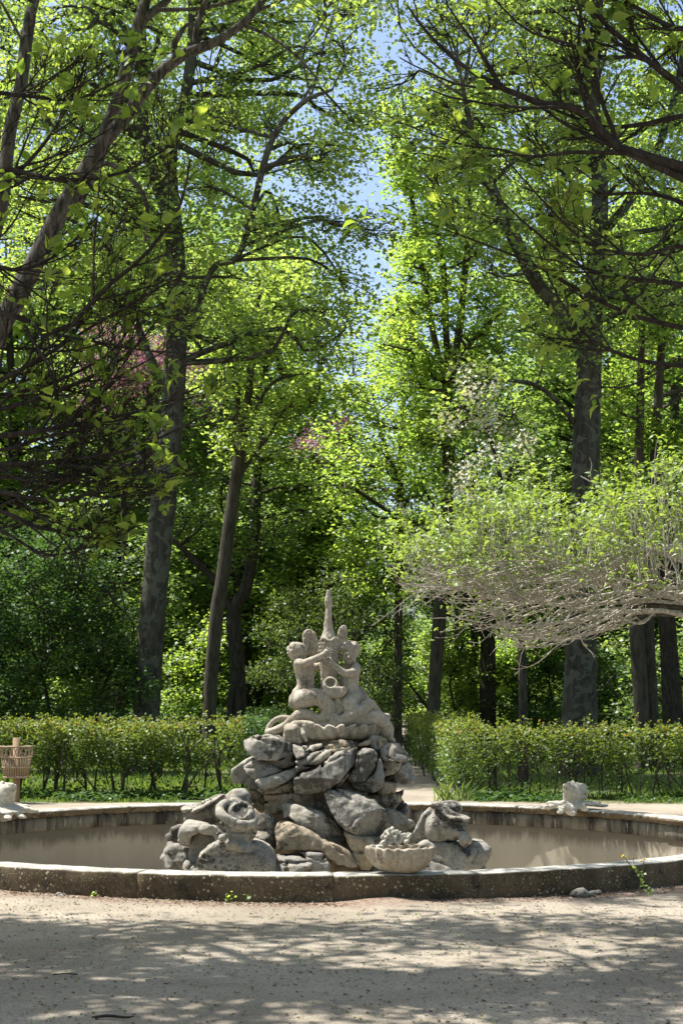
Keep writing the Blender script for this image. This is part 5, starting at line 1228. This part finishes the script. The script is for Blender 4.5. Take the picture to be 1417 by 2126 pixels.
def spray_leaves(parent, tips, rng, size, nper=(4, 7), limit=300, prob=.5, score=None, spread=.05, mat='leaf_spray', cl_leaf=None):
    sel = [t for t in tips if rng.uniform() < prob]; pl = wloc(parent); items = []
    for (p, d) in sel:
        for k in range(rng.integers(*nper)):
            a = rng.uniform(0, 6.28); out = np.array([math.cos(a), math.sin(a) * .8, rng.uniform(-.5, .5)]) + d * .8; out /= np.linalg.norm(out)
            nz = np.array([0, 0, 1.0]) + rng.normal(0, .45, 3); y = np.cross(nz, out); y /= np.linalg.norm(y) + 1e-9; nz = np.cross(out, y)
            items.append((p + rng.normal(0, spread, 3), out, y, nz, size * rng.uniform(.45, 1.25)))
    # those that show largest are leaves of their own, the rest one mass
    def vis(it):
        q = it[0]; px = 708.5 + q[0] / q[1] * F; py = HZ - (q[2] - EYE) / q[1] * F
        return (1 if (-20 < px < 1437 and -20 < py < 2126) else 0) * it[4] / q[1]
    items.sort(key=vis, reverse=True); g = Geo()
    for i, (p, x, y, z, s) in enumerate(items):
        if i < limit and vis((p, x, y, z, s)) > 0:
            o = bpy.data.objects.new('leaf', LM[rng.integers(0, 3)]); C.objects.link(o); o.parent = parent
            o.matrix_local = Matrix(((x[0] * s, y[0] * s, z[0] * s, p[0] - pl[0]), (x[1] * s, y[1] * s, z[1] * s, p[1] - pl[1]), (x[2] * s, y[2] * s, z[2] * s, p[2] - pl[2]), (0, 0, 0, 1)))
        else:
            V = p + s * (OV[:, 0:1] * x + OV[:, 1:2] * y + OV[:, 2:3] * z); g.add(V, OV_Q, OV_T, np.full(len(OV), rng.uniform(0, 1)))
    if not g.empty(): g.build('foliage', M[mat], parent, True, kind='stuff')
    return len(items)
def ps(pts, d, r0, r1):
    d = np.interp(np.linspace(0, 1, len(pts)), np.linspace(0, 1, len(d)), d) if hasattr(d, '__len__') else [d] * len(pts)
    return ([at(p[0], p[1], q) for p, q in zip(pts, d)], r0, r1)

tl = thing('spray_tree', 'near tree at the left edge with dark tangled twigs and large fresh leaves', 'tree', (at(-700, 0, 9.3)[0], 9.3, 0))
seeds = [ps([(-120,170),(0,192),(70,200),(160,205),(260,160)], [9.5, 9.0], .016, .005),
         ps([(-120,420),(0,352),(110,372),(240,362),(360,300)], [9.6, 9.0], .02, .005),
         ps([(-120,480),(0,390),(90,300),(150,200),(190,90)], [9.6, 9.2], .018, .004),
         ps([(-140,700),(0,645),(120,692),(215,600),(300,530),(372,430),(395,330)], [9.6, 9.0], .022, .005),
         ps([(-140,860),(0,790),(90,740),(220,660),(330,600)], [9.8, 9.2], .02, .005),
         ps([(-150,880),(0,850),(150,800),(260,740),(330,660)], [9.8, 9.3], .02, .005),
         ps([(-150,910),(0,905),(160,880),(300,850),(420,800)], [9.6, 9.0], .022, .005),
         ps([(-150,960),(0,965),(140,955),(280,930),(430,860)], [9.5, 9.0], .022, .005),
         ps([(-150,990),(0,1020),(120,1040),(240,1000),(330,930)], [9.4, 9.1], .02, .005),
         ps([(-150,1010),(0,1060),(100,1100),(190,1090),(260,1050)], [9.4, 9.1], .018, .004),
         ps([(-150,1040),(0,1100),(90,1150),(170,1140),(215,1100)], [9.4, 9.1], .014, .003),
         ps([(-150,930),(0,935),(100,905),(220,880),(350,835)], [9.9, 9.4], .016, .004),
         ps([(-150,980),(0,990),(130,990),(250,985),(390,930)], [9.8, 9.4], .016, .004),
         ps([(-150,820),(0,820),(120,790),(230,730),(290,650)], [9.9, 9.5], .016, .004),
         ps([(-160,560),(-60,540),(40,560),(130,520),(230,420)], [9.7, 9.3], .018, .004)]
g, tips = spray(seeds, rg, levels=3, curl=.34, child=(10, 7, 4), lenr=.52, dspread=.55)
tk = Geo(); tube(tk, catmull([(at(-760, 0, 9.4)[0], 9.4, -.1), at(-700, 1300, 9.4), at(-560, 900, 9.6), at(-470, 500, 9.7), at(-420, 0, 9.8), at(-250, -700, 10.4)], 20), np.linspace(.20, .06, 20), 12, True, .05)
for P, r0, r1 in seeds: q = P[0]; tube(tk, catmull([at(-520, 800 + .35 * (HZ - (q[2] - EYE) / q[1] * F - 700), 9.6), (at(-330, 760, 9.6) + q) / 2, q], 6), np.linspace(.05, r0, 6), 6, False)
tk.build('trunk', M['bark_dark'], tl); g.build('twigs', M['twig_dark'], tl, kind='stuff')
nl = spray_leaves(tl, tips, rg, .095, (3, 8), 300, .06, spread=.03)
# its upper crown, above the frame, which shades the gravel in front of the basin
cr = []
for (x, y, z, r) in [(rg.uniform(-7.6, .5), rg.uniform(8.4, 13.5), rg.uniform(7.0, 9.4), rg.uniform(.55, .95)) for _ in range(84)]:
    if z < 1.6 + .46 * y + r * .9: z = 1.6 + .46 * y + r
    cr.append((np.array([x, y, z]), r))
CT = [([at(-420, 0, 9.8), np.array([-2.6, 10.6, 7.6]), np.array([-1.0, 11.6, 8.4]), np.array([.4, 12.6, 8.8])], [.09, .07, .05, .02]), ([at(-420, 0, 9.8), np.array([-4.2, 11, 8]), np.array([-5.2, 12.5, 8.6]), np.array([-6.6, 13, 8.8])], [.09, .07, .05, .02])]
wd, tw, lf, _ = grow(CT, cr, rg, ncl=15, nleaf=17, size=.11, rc=.34, tmpl='kite')
wd.build('limbs', M['bark_dark'], tl); tw.build('upper_twigs', M['bark_dark'], tl, kind='stuff'); lf.build('upper_foliage', M['leaf_plane'], tl, False, kind='stuff')

trr = thing('spray_tree', 'near tree at the upper right with long dark branches and large yellow-green leaves', 'tree', (at(2300, 0, 9)[0], 9, 0))
seeds = [ps([(1540,390),(1417,345),(1290,310),(1240,262),(1195,225),(1100,208),(1000,160),(940,120),(880,60),(845,10)], [9.2, 9.2], .034, .006),
         ps([(1540,280),(1417,180),(1345,125),(1280,70),(1230,20),(1190,-60)], [9.4, 9.2], .026, .008),
         ps([(1400,165),(1330,120),(1250,118),(1180,90),(1090,60),(1010,-20)], [9.3, 9.0], .014, .005),
         ps([(1540,230),(1417,240),(1330,258),(1250,262),(1170,235),(1090,200),(1020,180)], [9.6, 9.2], .018, .005),
         ps([(1300,318),(1200,315),(1100,325),(1040,310),(960,300),(850,262)], [9.2, 9.0], .012, .003),
         ps([(1540,540),(1417,510),(1330,528),(1220,505),(1130,420),(1050,330)], [9.4, 9.0], .016, .004),
         ps([(1540,600),(1417,590),(1330,580),(1220,560),(1110,480),(1000,380)], [9.6, 9.2], .018, .004),
         ps([(1540,700),(1417,680),(1300,650),(1180,590),(1090,540),(960,490),(880,460)], [9.8, 9.4], .018, .003),
         ps([(1540,760),(1417,760),(1300,740),(1210,690),(1150,600),(1110,500)], [9.6, 9.4], .016, .004),
         ps([(1540,30),(1417,60),(1330,20),(1250,-30)], [9.3, 9.3], .02, .008),
         ps([(1540,480),(1417,420),(1330,400),(1230,400),(1150,340),(1080,240)], [9.7, 9.4], .016, .004)]
g, tips = spray(seeds, rg, levels=3, curl=.16, child=(9, 6, 3), lenr=.45, dspread=.5, kink=.10)
tk = Geo(); tube(tk, catmull([(at(2350, 0, 9)[0], 9, -.1), at(2250, 1300, 9), at(2100, 800, 9.2), at(1950, 350, 9.3), at(1850, -200, 9.5)], 18), np.linspace(.22, .08, 18), 12, True, .05)
for P, r0, r1 in seeds: tube(tk, catmull([at(2020, 560, 9.25), (at(1800, 520, 9.3) + P[0]) / 2, P[0]], 6), np.linspace(.07, r0, 6), 6, False)
tk.build('trunk', M['bark_dark'], trr); g.build('twigs', M['twig_dark'], trr, kind='stuff')
nr_ = spray_leaves(trr, tips, rg, .095, (3, 6), 300, .09, spread=.03)

# umbrella-shaped pruned tree on the right, over the far side of the basin
um = thing('umbrella_tree', 'flat-topped pruned tree reaching in from the right over the basin, with bleached bare twigs', 'tree', (at(1700, 0, 22)[0], 22, 0))
sd_ = []
for (pts, r0, r1) in [([(1560,1330),(1417,1275),(1350,1262),(1250,1282),(1160,1305),(1080,1318),(1020,1300)], .055, .008), ([(1560,1180),(1417,1225),(1300,1215),(1210,1190),(1120,1160),(1020,1150)], .045, .01),
                      ([(1540,1200),(1430,1160),(1330,1140),(1250,1170),(1150,1190),(1040,1195),(920,1180)], .04, .008), ([(1500,1290),(1400,1240),(1290,1240),(1180,1255),(1060,1240),(950,1230),(870,1190)], .035, .006),
                      ([(1540,1120),(1417,1130),(1330,1160),(1240,1200),(1130,1230),(1040,1265),(960,1250)], .04, .006), ([(1300,1270),(1200,1250),(1090,1220),(980,1190),(860,1210),(820,1180)], .025, .005)]:
    for dd_ in (-1.4, 0, 1.3): sd_.append(ps([(a + rg.normal(0, 10) + dd_ * 8, b + rg.normal(0, 10) + dd_ * 4) for a, b in pts], [22, 22 + dd_], r0 * (1 if dd_ == 0 else .7), r1))
g, tips = spray(sd_, rg, levels=2, curl=.35, child=(5, 3), lenr=.38, rmin=.0055, dspread=.6, kink=.2, ang=(.3, .9))
tk = Geo(); tube(tk, catmull([(at(1720, 0, 22)[0], 22, -.1), at(1700, 1500, 22), at(1640, 1320, 22), at(1540, 1200, 22)], 12), np.linspace(.17, .07, 12), 12, True, .05)
for (P, r0, r1) in sd_: tube(tk, catmull([at(1640, 1320, 22), (at(1600, 1270, 22) + P[0]) / 2, P[0]], 5), np.linspace(.08, r0, 5), 6, False)
tk.build('trunk', M['bark_mid'], um); g.build('twigs', M['twig_pale'], um, kind='stuff')
lf = Geo(); up_ = Geo()
top = np.array([(800,1165),(880,1120),(950,1090),(1040,1060),(1130,1035),(1200,1040),(1290,1030),(1350,990),(1417,960),(1500,930)], float)
def side_tw(b, dr, l, r):
    e = b + dr * l; tube(up_, catmull([b, (b + e) / 2 + rg.normal(0, .10 * l, 3), e], 4), np.linspace(r, r * .45, 4), 3, False); return e
for k in range(190):                                                   # shoots leave the limbs leftwards, then turn up into the leafy roof
    px = 812 + 690 * rg.uniform() ** .85; rt = np.clip((px - 950) / 250, 0, 1); d = 22 + rg.uniform(-1.7, 1.7)
    lump = 16 * math.sin(px * .021) + 12 * math.sin(px * .053 + 1); ty = np.interp(px, top[:, 0], top[:, 1]) + lump + abs(rg.normal(0, 30 + 25 * rt)) - 8
    dx = rg.uniform(70, 300) * (1 - .72 * rt); sy = rg.uniform(1150, 1235) + 25 * rt; sy = max(sy, ty + 25); sag = rg.uniform(5, 40) * (1 - rt)
    b = at(px + dx, sy, d + rg.normal(0, .3)); m1 = at(px + dx * .55, sy + sag, d); m2 = at(px + dx * .15 + rg.normal(0, 5), (sy + ty) / 2 + sag * .5, d); e = at(px, ty, d)
    C_ = catmull([b, m1, m2, e], 9); C_[1:-1] += rg.normal(0, .018, (7, 3)) * 2; tube(up_, C_, np.linspace(.011, .0045, 9), 3, False); ends = [e]
    for q in range(rg.integers(2, 5)):
        i = rg.integers(3, 8); t_ = C_[i + 1] - C_[i]; t_ /= np.linalg.norm(t_); ends.append(side_tw(C_[i], t_ + rg.normal(0, .5, 3) + [0, 0, .45], rg.uniform(.15, .38), .006))
    for q in ends:
        m = rg.integers(6, 14); leaves(lf, q + rg.normal(0, .06, (m, 3)), .085, rg, 'ov', .5, tint=np.clip(rg.normal(.55, .25, m), 0, 1))
bot = np.array([(830,1225),(900,1255),(950,1285),(1030,1325),(1110,1368),(1170,1345),(1250,1300),(1300,1290),(1480,1300)], float)
for k in range(60):                                                   # bare bleached twigs hanging and curling up along the underside
    px = 835 + 420 * rg.uniform(); d = 22 + rg.uniform(-1.6, 1.6); by = np.interp(px, bot[:, 0], bot[:, 1]); by = by - abs(rg.normal(0, 32)); sy = min(by - rg.uniform(10, 60), 1265); sy = max(sy, 1170)
    dx = rg.uniform(60, 220); b = at(px + dx, sy, d); m1 = at(px + dx * .5, (sy + by) / 2 + 12, d); m2 = at(px + 14, by, d); e = at(px - rg.uniform(2, 22), by - rg.uniform(4, 22), d)
    C_ = catmull([b, m1, m2, e], 8); C_[1:-1] += rg.normal(0, .02, (6, 3)); tube(up_, C_, np.linspace(.012, .005, 8), 3, False)
    for q in range(rg.integers(2, 5)):
        i = rg.integers(2, 7); t_ = C_[i + 1] - C_[i]; t_ /= np.linalg.norm(t_); e2 = side_tw(C_[i], t_ + rg.normal(0, .55, 3) + [0, 0, .1], rg.uniform(.10, .32), .007)
        if rg.uniform() < .16: leaves(lf, e2 + rg.normal(0, .03, (3, 3)), .07, rg, 'ov', .5)
for (p, d) in tips:
    if rg.uniform() < .4: leaves(lf, p + rg.normal(0, .04, (4, 3)), .07, rg, 'ov', .4)
up_.build('shoots', M['twig_pale'], um, kind='stuff'); lf.build('foliage', M['leaf_yellow'], um, True, kind='stuff')

# ---------------------------------------------------------------- small things
rg = np.random.default_rng(9)
def litter_basket():
    d = 25.5; b = at(34, 1640, d); t = thing('litter_basket', 'slatted cane litter basket hung on a wooden post before the left hedge', 'litter bin', (b[0], d, 0))
    zt = at(0, 1550, d)[2]; zb = at(0, 1613, d)[2]; zp = at(0, 1532, d)[2]; c = np.array([at(38, 0, d)[0], d - .17, 0])
    g = Geo(); w_ = .05
    P = [[c[0] + sx * w_ - .03, d + sy * .04, z] for z in (-.1, zp) for sx, sy in ((-1, -1), (1, -1), (1, 1), (-1, 1))]
    g.add(P, [[0, 1, 5, 4], [1, 2, 6, 5], [2, 3, 7, 6], [3, 0, 4, 7], [4, 5, 6, 7]]); g.build('post', M['wood'], t, False)
    RT, RB = .265, .20
    for (z, r, rr) in ((zt, RT, .014), (zt - .17, RT - .02, .012), (zt - .33, RT - .045, .012), (zb, RB, .016)):
        s = Geo(); th = np.linspace(0, 2 * np.pi, 25); tube(s, np.stack([c[0] + r * np.cos(th), c[1] + r * .62 * np.sin(th), z + 0 * th + rg.normal(0, .003, 25)], 1), rr, 6, False); s.build('hoop', M['wicker'], t)
    for i in range(34):
        a = i / 34 * 2 * np.pi; s = Geo(); wd = .010
        def pt(r, z, o): return [c[0] + r * math.cos(a + o / r), c[1] + r * .62 * math.sin(a + o / r), z]
        z1 = zt - .16 + rg.normal(0, .01)
        P = [pt(RB, zb, -wd), pt(RB, zb, wd), pt(RT - .02, z1, wd * .8), pt(RT - .02, z1, -wd * .8)]; P2 = [[c[0] + (q[0] - c[0]) * .96, c[1] + (q[1] - c[1]) * .96, q[2]] for q in P]
        s.add(P + P2, [[0, 1, 2, 3], [7, 6, 5, 4], [0, 4, 5, 1], [2, 6, 7, 3], [1, 5, 6, 2], [0, 3, 7, 4]]); s.build('slat', M['wicker'], t, False)
    for i in range(20):
        a = i / 20 * 2 * np.pi; b2 = a + .5; s = Geo()
        th = np.linspace(a, b2, 7); z = zt - .16 + .15 * np.sin(np.linspace(0, np.pi, 7)); tube(s, np.stack([c[0] + RT * np.cos(th), c[1] + RT * .62 * np.sin(th), z], 1), .007, 5, False); s.build('cane_arch', M['wicker'], t)
    s = Geo(); th = np.linspace(0, 2 * np.pi, 17)[:-1]; P = [[c[0] + RB * math.cos(a), c[1] + RB * .62 * math.sin(a), zb] for a in th] + [[c[0], c[1], zb]]
    s.add(P, None, [[i, (i + 1) % 16, 16] for i in range(16)]); s.build('base_board', M['wood'], t, False)
litter_basket()
def weed_rim():
    b = at(1330, 1862, 12.75); t = thing('buttercup_plant', 'thin yellow-flowered weed growing at the foot of the near rim, right', 'plant', b * [1, 1, 0])
    g = Geo(); fl = []
    for pts in ([(1326,1862),(1330,1820),(1336,1790),(1330,1788)], [(1330,1825),(1310,1800),(1292,1778)], [(1330,1815),(1316,1798),(1314,1780)], [(1330,1825),(1334,1800),(1338,1784)], [(1310,1800),(1300,1786),(1298,1780)]):
        P = [at(x, y, 12.68) for x, y in pts]; tube(g, catmull(P, 6), np.linspace(.003, .0016, 6), 4, False); fl.append(P[-1])
    g.build('stalk', M['grass'], t)
    for p in fl:
        s = Geo(); leaves(s, np.tile(p, (5, 1)), .020, rg, 'kite', .6); s.build('flower', M['yellow'], t, False)
    lf = Geo(); 
    for (x, y, n_) in ((1330,1815,5), (1334,1835,6), (1345,1852,8), (1312,1803,5)): leaves(lf, at(x, y, 12.66) + rg.normal(0, .014, (n_, 3)), .035, rg, 'kite', .3, fwd=np.array([0, -.3, .5]))
    lf.build('leaves', M['leaf_bright'], t, False, kind='stuff')
weed_rim()
for (x, y, n_, lab) in ((478,1880,16,'small green seedling at the foot of the near wall, left of centre'), (197,1850,10,'tiny green sprig at the foot of the wall near its left end'), (515,1872,8,'wisp of grass at the foot of the wall beside the seedling')):
    th_ = math.atan2(0, 1); px = at(x, y, 12.7); k = px[0] / px[1]; yy = CY - math.sqrt(max(.1, (RO + .05) ** 2 - (px[0] - CX) ** 2)) - .03; b = np.array([k * yy, yy, .0])
    t = thing('seedling', lab, 'plant', b); g = Geo(); leaves(g, b + [0, 0, .04] + rg.normal(0, .022, (n_, 3)) * [1, .6, .8], .03, rg, 'kite', .4, fwd=np.array([0, 0, .6])); g.build('leaves', M['leaf_bright'], t, False, kind='stuff')
    g = Geo(); tube(g, [b - [0, 0, .02], b + [.005, 0, .07]], [.003, .002], 4, False); g.build('stalk', M['grass'], t)
# stones at the foot of the wall
for (x, y, s, lab) in ((1205,1872,.085,'pale rough stone lying against the foot of the wall at right'), (1238,1876,.035,'small stone beside the pale rough one'), (128,1862,.045,'small pale stone at the foot of the wall, far left')):
    q = at(x, y, 12.6); yy = CY - math.sqrt((RO + s * .8) ** 2 - (q[0] - CX) ** 2); b = np.array([(x - 708.5) / F * yy, yy, .01])
    v = Vol(b - s * 1.6, b + s * 1.6, s / 9); v.ell(b, (s * 1.3, s * .9, s * .55)); v.noise(s * .25, .7 / s, True, int(x)); v.noise(s * .1, 3 / s, False, 3); V, Q = v.mesh()
    o = part('stone', V - b, Q, M['rock'] if s > .04 else M['pebble']); o.location = b; o['label'] = lab; o['category'] = 'stone'
def stick():
    q = at(232, 2108, 8.03); q[2] = .012; t = Geo()
    tube(t, catmull([q - [.10, .0, 0], q + [-.02, .02, .004], q + [.06, -.01, .002], q + [.11, .015, 0]], 8), [.004, .008, .009, .008, .007, .006, .005, .002], 6, True, .15)
    o = t.build('stick', M['bark_dark']); o['label'] = 'dark dead stick lying on the shaded gravel at bottom left'; o['category'] = 'stick'
    q = at(135, 2027, 9.3); q[2] = .01; t = Geo(); tube(t, catmull([q - [.07, 0, 0], q + [0, .01, .004], q + [.07, .01, 0]], 6), .004, 5, True, .15)
    o = t.build('stick', M['bark_dark']); o['label'] = 'thin curved twig lying on the gravel above the dark dead stick'; o['category'] = 'stick'
stick()
# gravel, leaf litter, grass
def gravel():
    n = 11000; y = 7.0 + 6.2 * rg.uniform(0, 1, n) ** .8; x = rg.uniform(-.26, .26, n) * y; r = np.hypot(x - CX, y - CY); k = r > RO + .01; x, y = x[k], y[k]
    th = rg.uniform(-2.6, -.5, 5000); rr = RO + .02 + np.abs(rg.normal(0, .16, 5000)); x = np.r_[x, CX + rr * np.cos(th)]; y = np.r_[y, CY + rr * np.sin(th)]; n = len(x)
    s = .0035 * np.exp(rg.normal(0, .5, n)); s[s > .016] = .016; O = np.array([[1, 0, 0], [0, 1, 0], [-1, 0, 0], [0, -1, 0], [0, 0, .7], [0, 0, -.7]])
    T = np.array([[0, 1, 4], [1, 2, 4], [2, 3, 4], [3, 0, 4]]); P = np.stack([x, y, gz(x, y) + s * .3], 1)
    V = P[:, None] + O[None] * s[:, None, None] * rg.uniform(.6, 1.4, (n, 6, 1)); T = (T[None] + (np.arange(n) * 6)[:, None, None]).reshape(-1, 3)
    o = part('gravel', V.reshape(-1, 3), T, M['pebble'], smooth=False); o['kind'] = 'stuff'
    n = 2600; y = 7.2 + 5.8 * rg.uniform(0, 1, n); x = rg.uniform(-.25, .25, n) * y; th = rg.uniform(-2.6, -.5, 2600); rr = RO + .02 + np.abs(rg.normal(0, .13, 2600)); x = np.r_[x, CX + rr * np.cos(th)]; y = np.r_[y, CY + rr * np.sin(th)]
    k = np.hypot(x - CX, y - CY) > RO + .01; x, y = x[k], y[k]; g = Geo(); leaves(g, np.stack([x, y, gz(x, y) + .006], 1), .020, rg, 'kite', 1.6, svar=.6); o = g.build('leaf_litter', M['mulch'], None, False); o['kind'] = 'stuff'
gravel()
def grass():
    g = Geo()
    def blades(n, x, y, h, lean=.35):
        a = rg.uniform(0, 6.28, n); w_ = rg.uniform(.004, .009, n) * (1 + .02 * y); hh = h * np.exp(rg.normal(0, .35, n)); ca, sa = np.cos(a), np.sin(a); lx, ly = rg.normal(0, lean, n) * hh, rg.normal(0, lean, n) * hh; z0 = 0 * x
        V = np.stack([np.stack([x - ca * w_, y - sa * w_, z0], 1), np.stack([x + ca * w_, y + sa * w_, z0], 1), np.stack([x + lx * .4 + ca * w_ * .6, y + ly * .4 + sa * w_ * .6, hh * .65], 1), np.stack([x + lx, y + ly, hh * .95], 1)], 1)
        g.add(V.reshape(-1, 3), (np.array([[0, 1, 2, 3]])[None] + (np.arange(n) * 4)[:, None, None]).reshape(-1, 4), None, np.repeat(rg.uniform(0, 1, n), 4))
    n = 60000; y = 26.4 + 20 * rg.uniform(0, 1, n) ** 1.4; x = rg.uniform(-.25, .25, n) * y; k = (np.abs(x - (.1 + .034 * y)) > 1.15) & (vnoise(x * .7, y * .7, x * 0 + 2) > -.25); blades(k.sum(), x[k], y[k], .085)
    n = 5000; y = rg.uniform(25.6, 26.8, n); x = rg.uniform(-.25, .25, n) * y; k = (np.abs(x - .9) > 1.3) & (vnoise(x * 1.7, y * 1.7, x * 0 + 5) > .1); blades(k.sum(), x[k], y[k] - .1, .06)
    for (px, n) in ((930, 60), (955, 50)):
        q = at(px, 0, 25.9); blades(n, q[0] + rg.normal(0, .12, n), q[1] + rg.normal(0, .12, n), .17)
    o = g.build('grass', M['grass'], None, False); o['kind'] = 'stuff'
    c = Geo(); n = 15000; y = rg.normal(26.45, .35, n); x = rg.uniform(-.25, .25, n) * y; y = np.where(x < xr + .2, y, y - .2); k = (np.abs(x - .9) > 1.25) & (vnoise(x * 1.2, y * 1.2, x * 0 + 9) > -.3)
    leaves(c, np.stack([x, y, .02 + np.abs(rg.normal(0, .06, n))], 1)[k], .075, rg, 'kite', .8); o = c.build('ground_ivy', M['leaf_dark'], None, False); o['kind'] = 'stuff'
    c = Geo(); n = 26000; y = rg.uniform(42, 75, n); x = rg.uniform(-.26, .26, n) * y; k = np.abs(x - (.1 + .034 * y)) > 2.0
    leaves(c, np.stack([x, y, .05 + np.abs(rg.normal(0, .25, n))], 1)[k], .17, rg, 'kite', .7); o = c.build('ground_cover', M['leaf_far'], None, False); o['kind'] = 'stuff'
    s = Geo(); n = 900; y = rg.uniform(7.3, 13.2, n); x = rg.uniform(-.24, .24, n) * y; k = np.hypot(x - CX, y - CY) > RO + .02; leaves(s, np.stack([x, y, gz(x, y) + .008], 1)[k], .018, rg, 'kite', .3, fwd=np.array([0, 0, .5])); o = s.build('moss_tufts', M['grass'], None, False); o['kind'] = 'stuff'
grass()
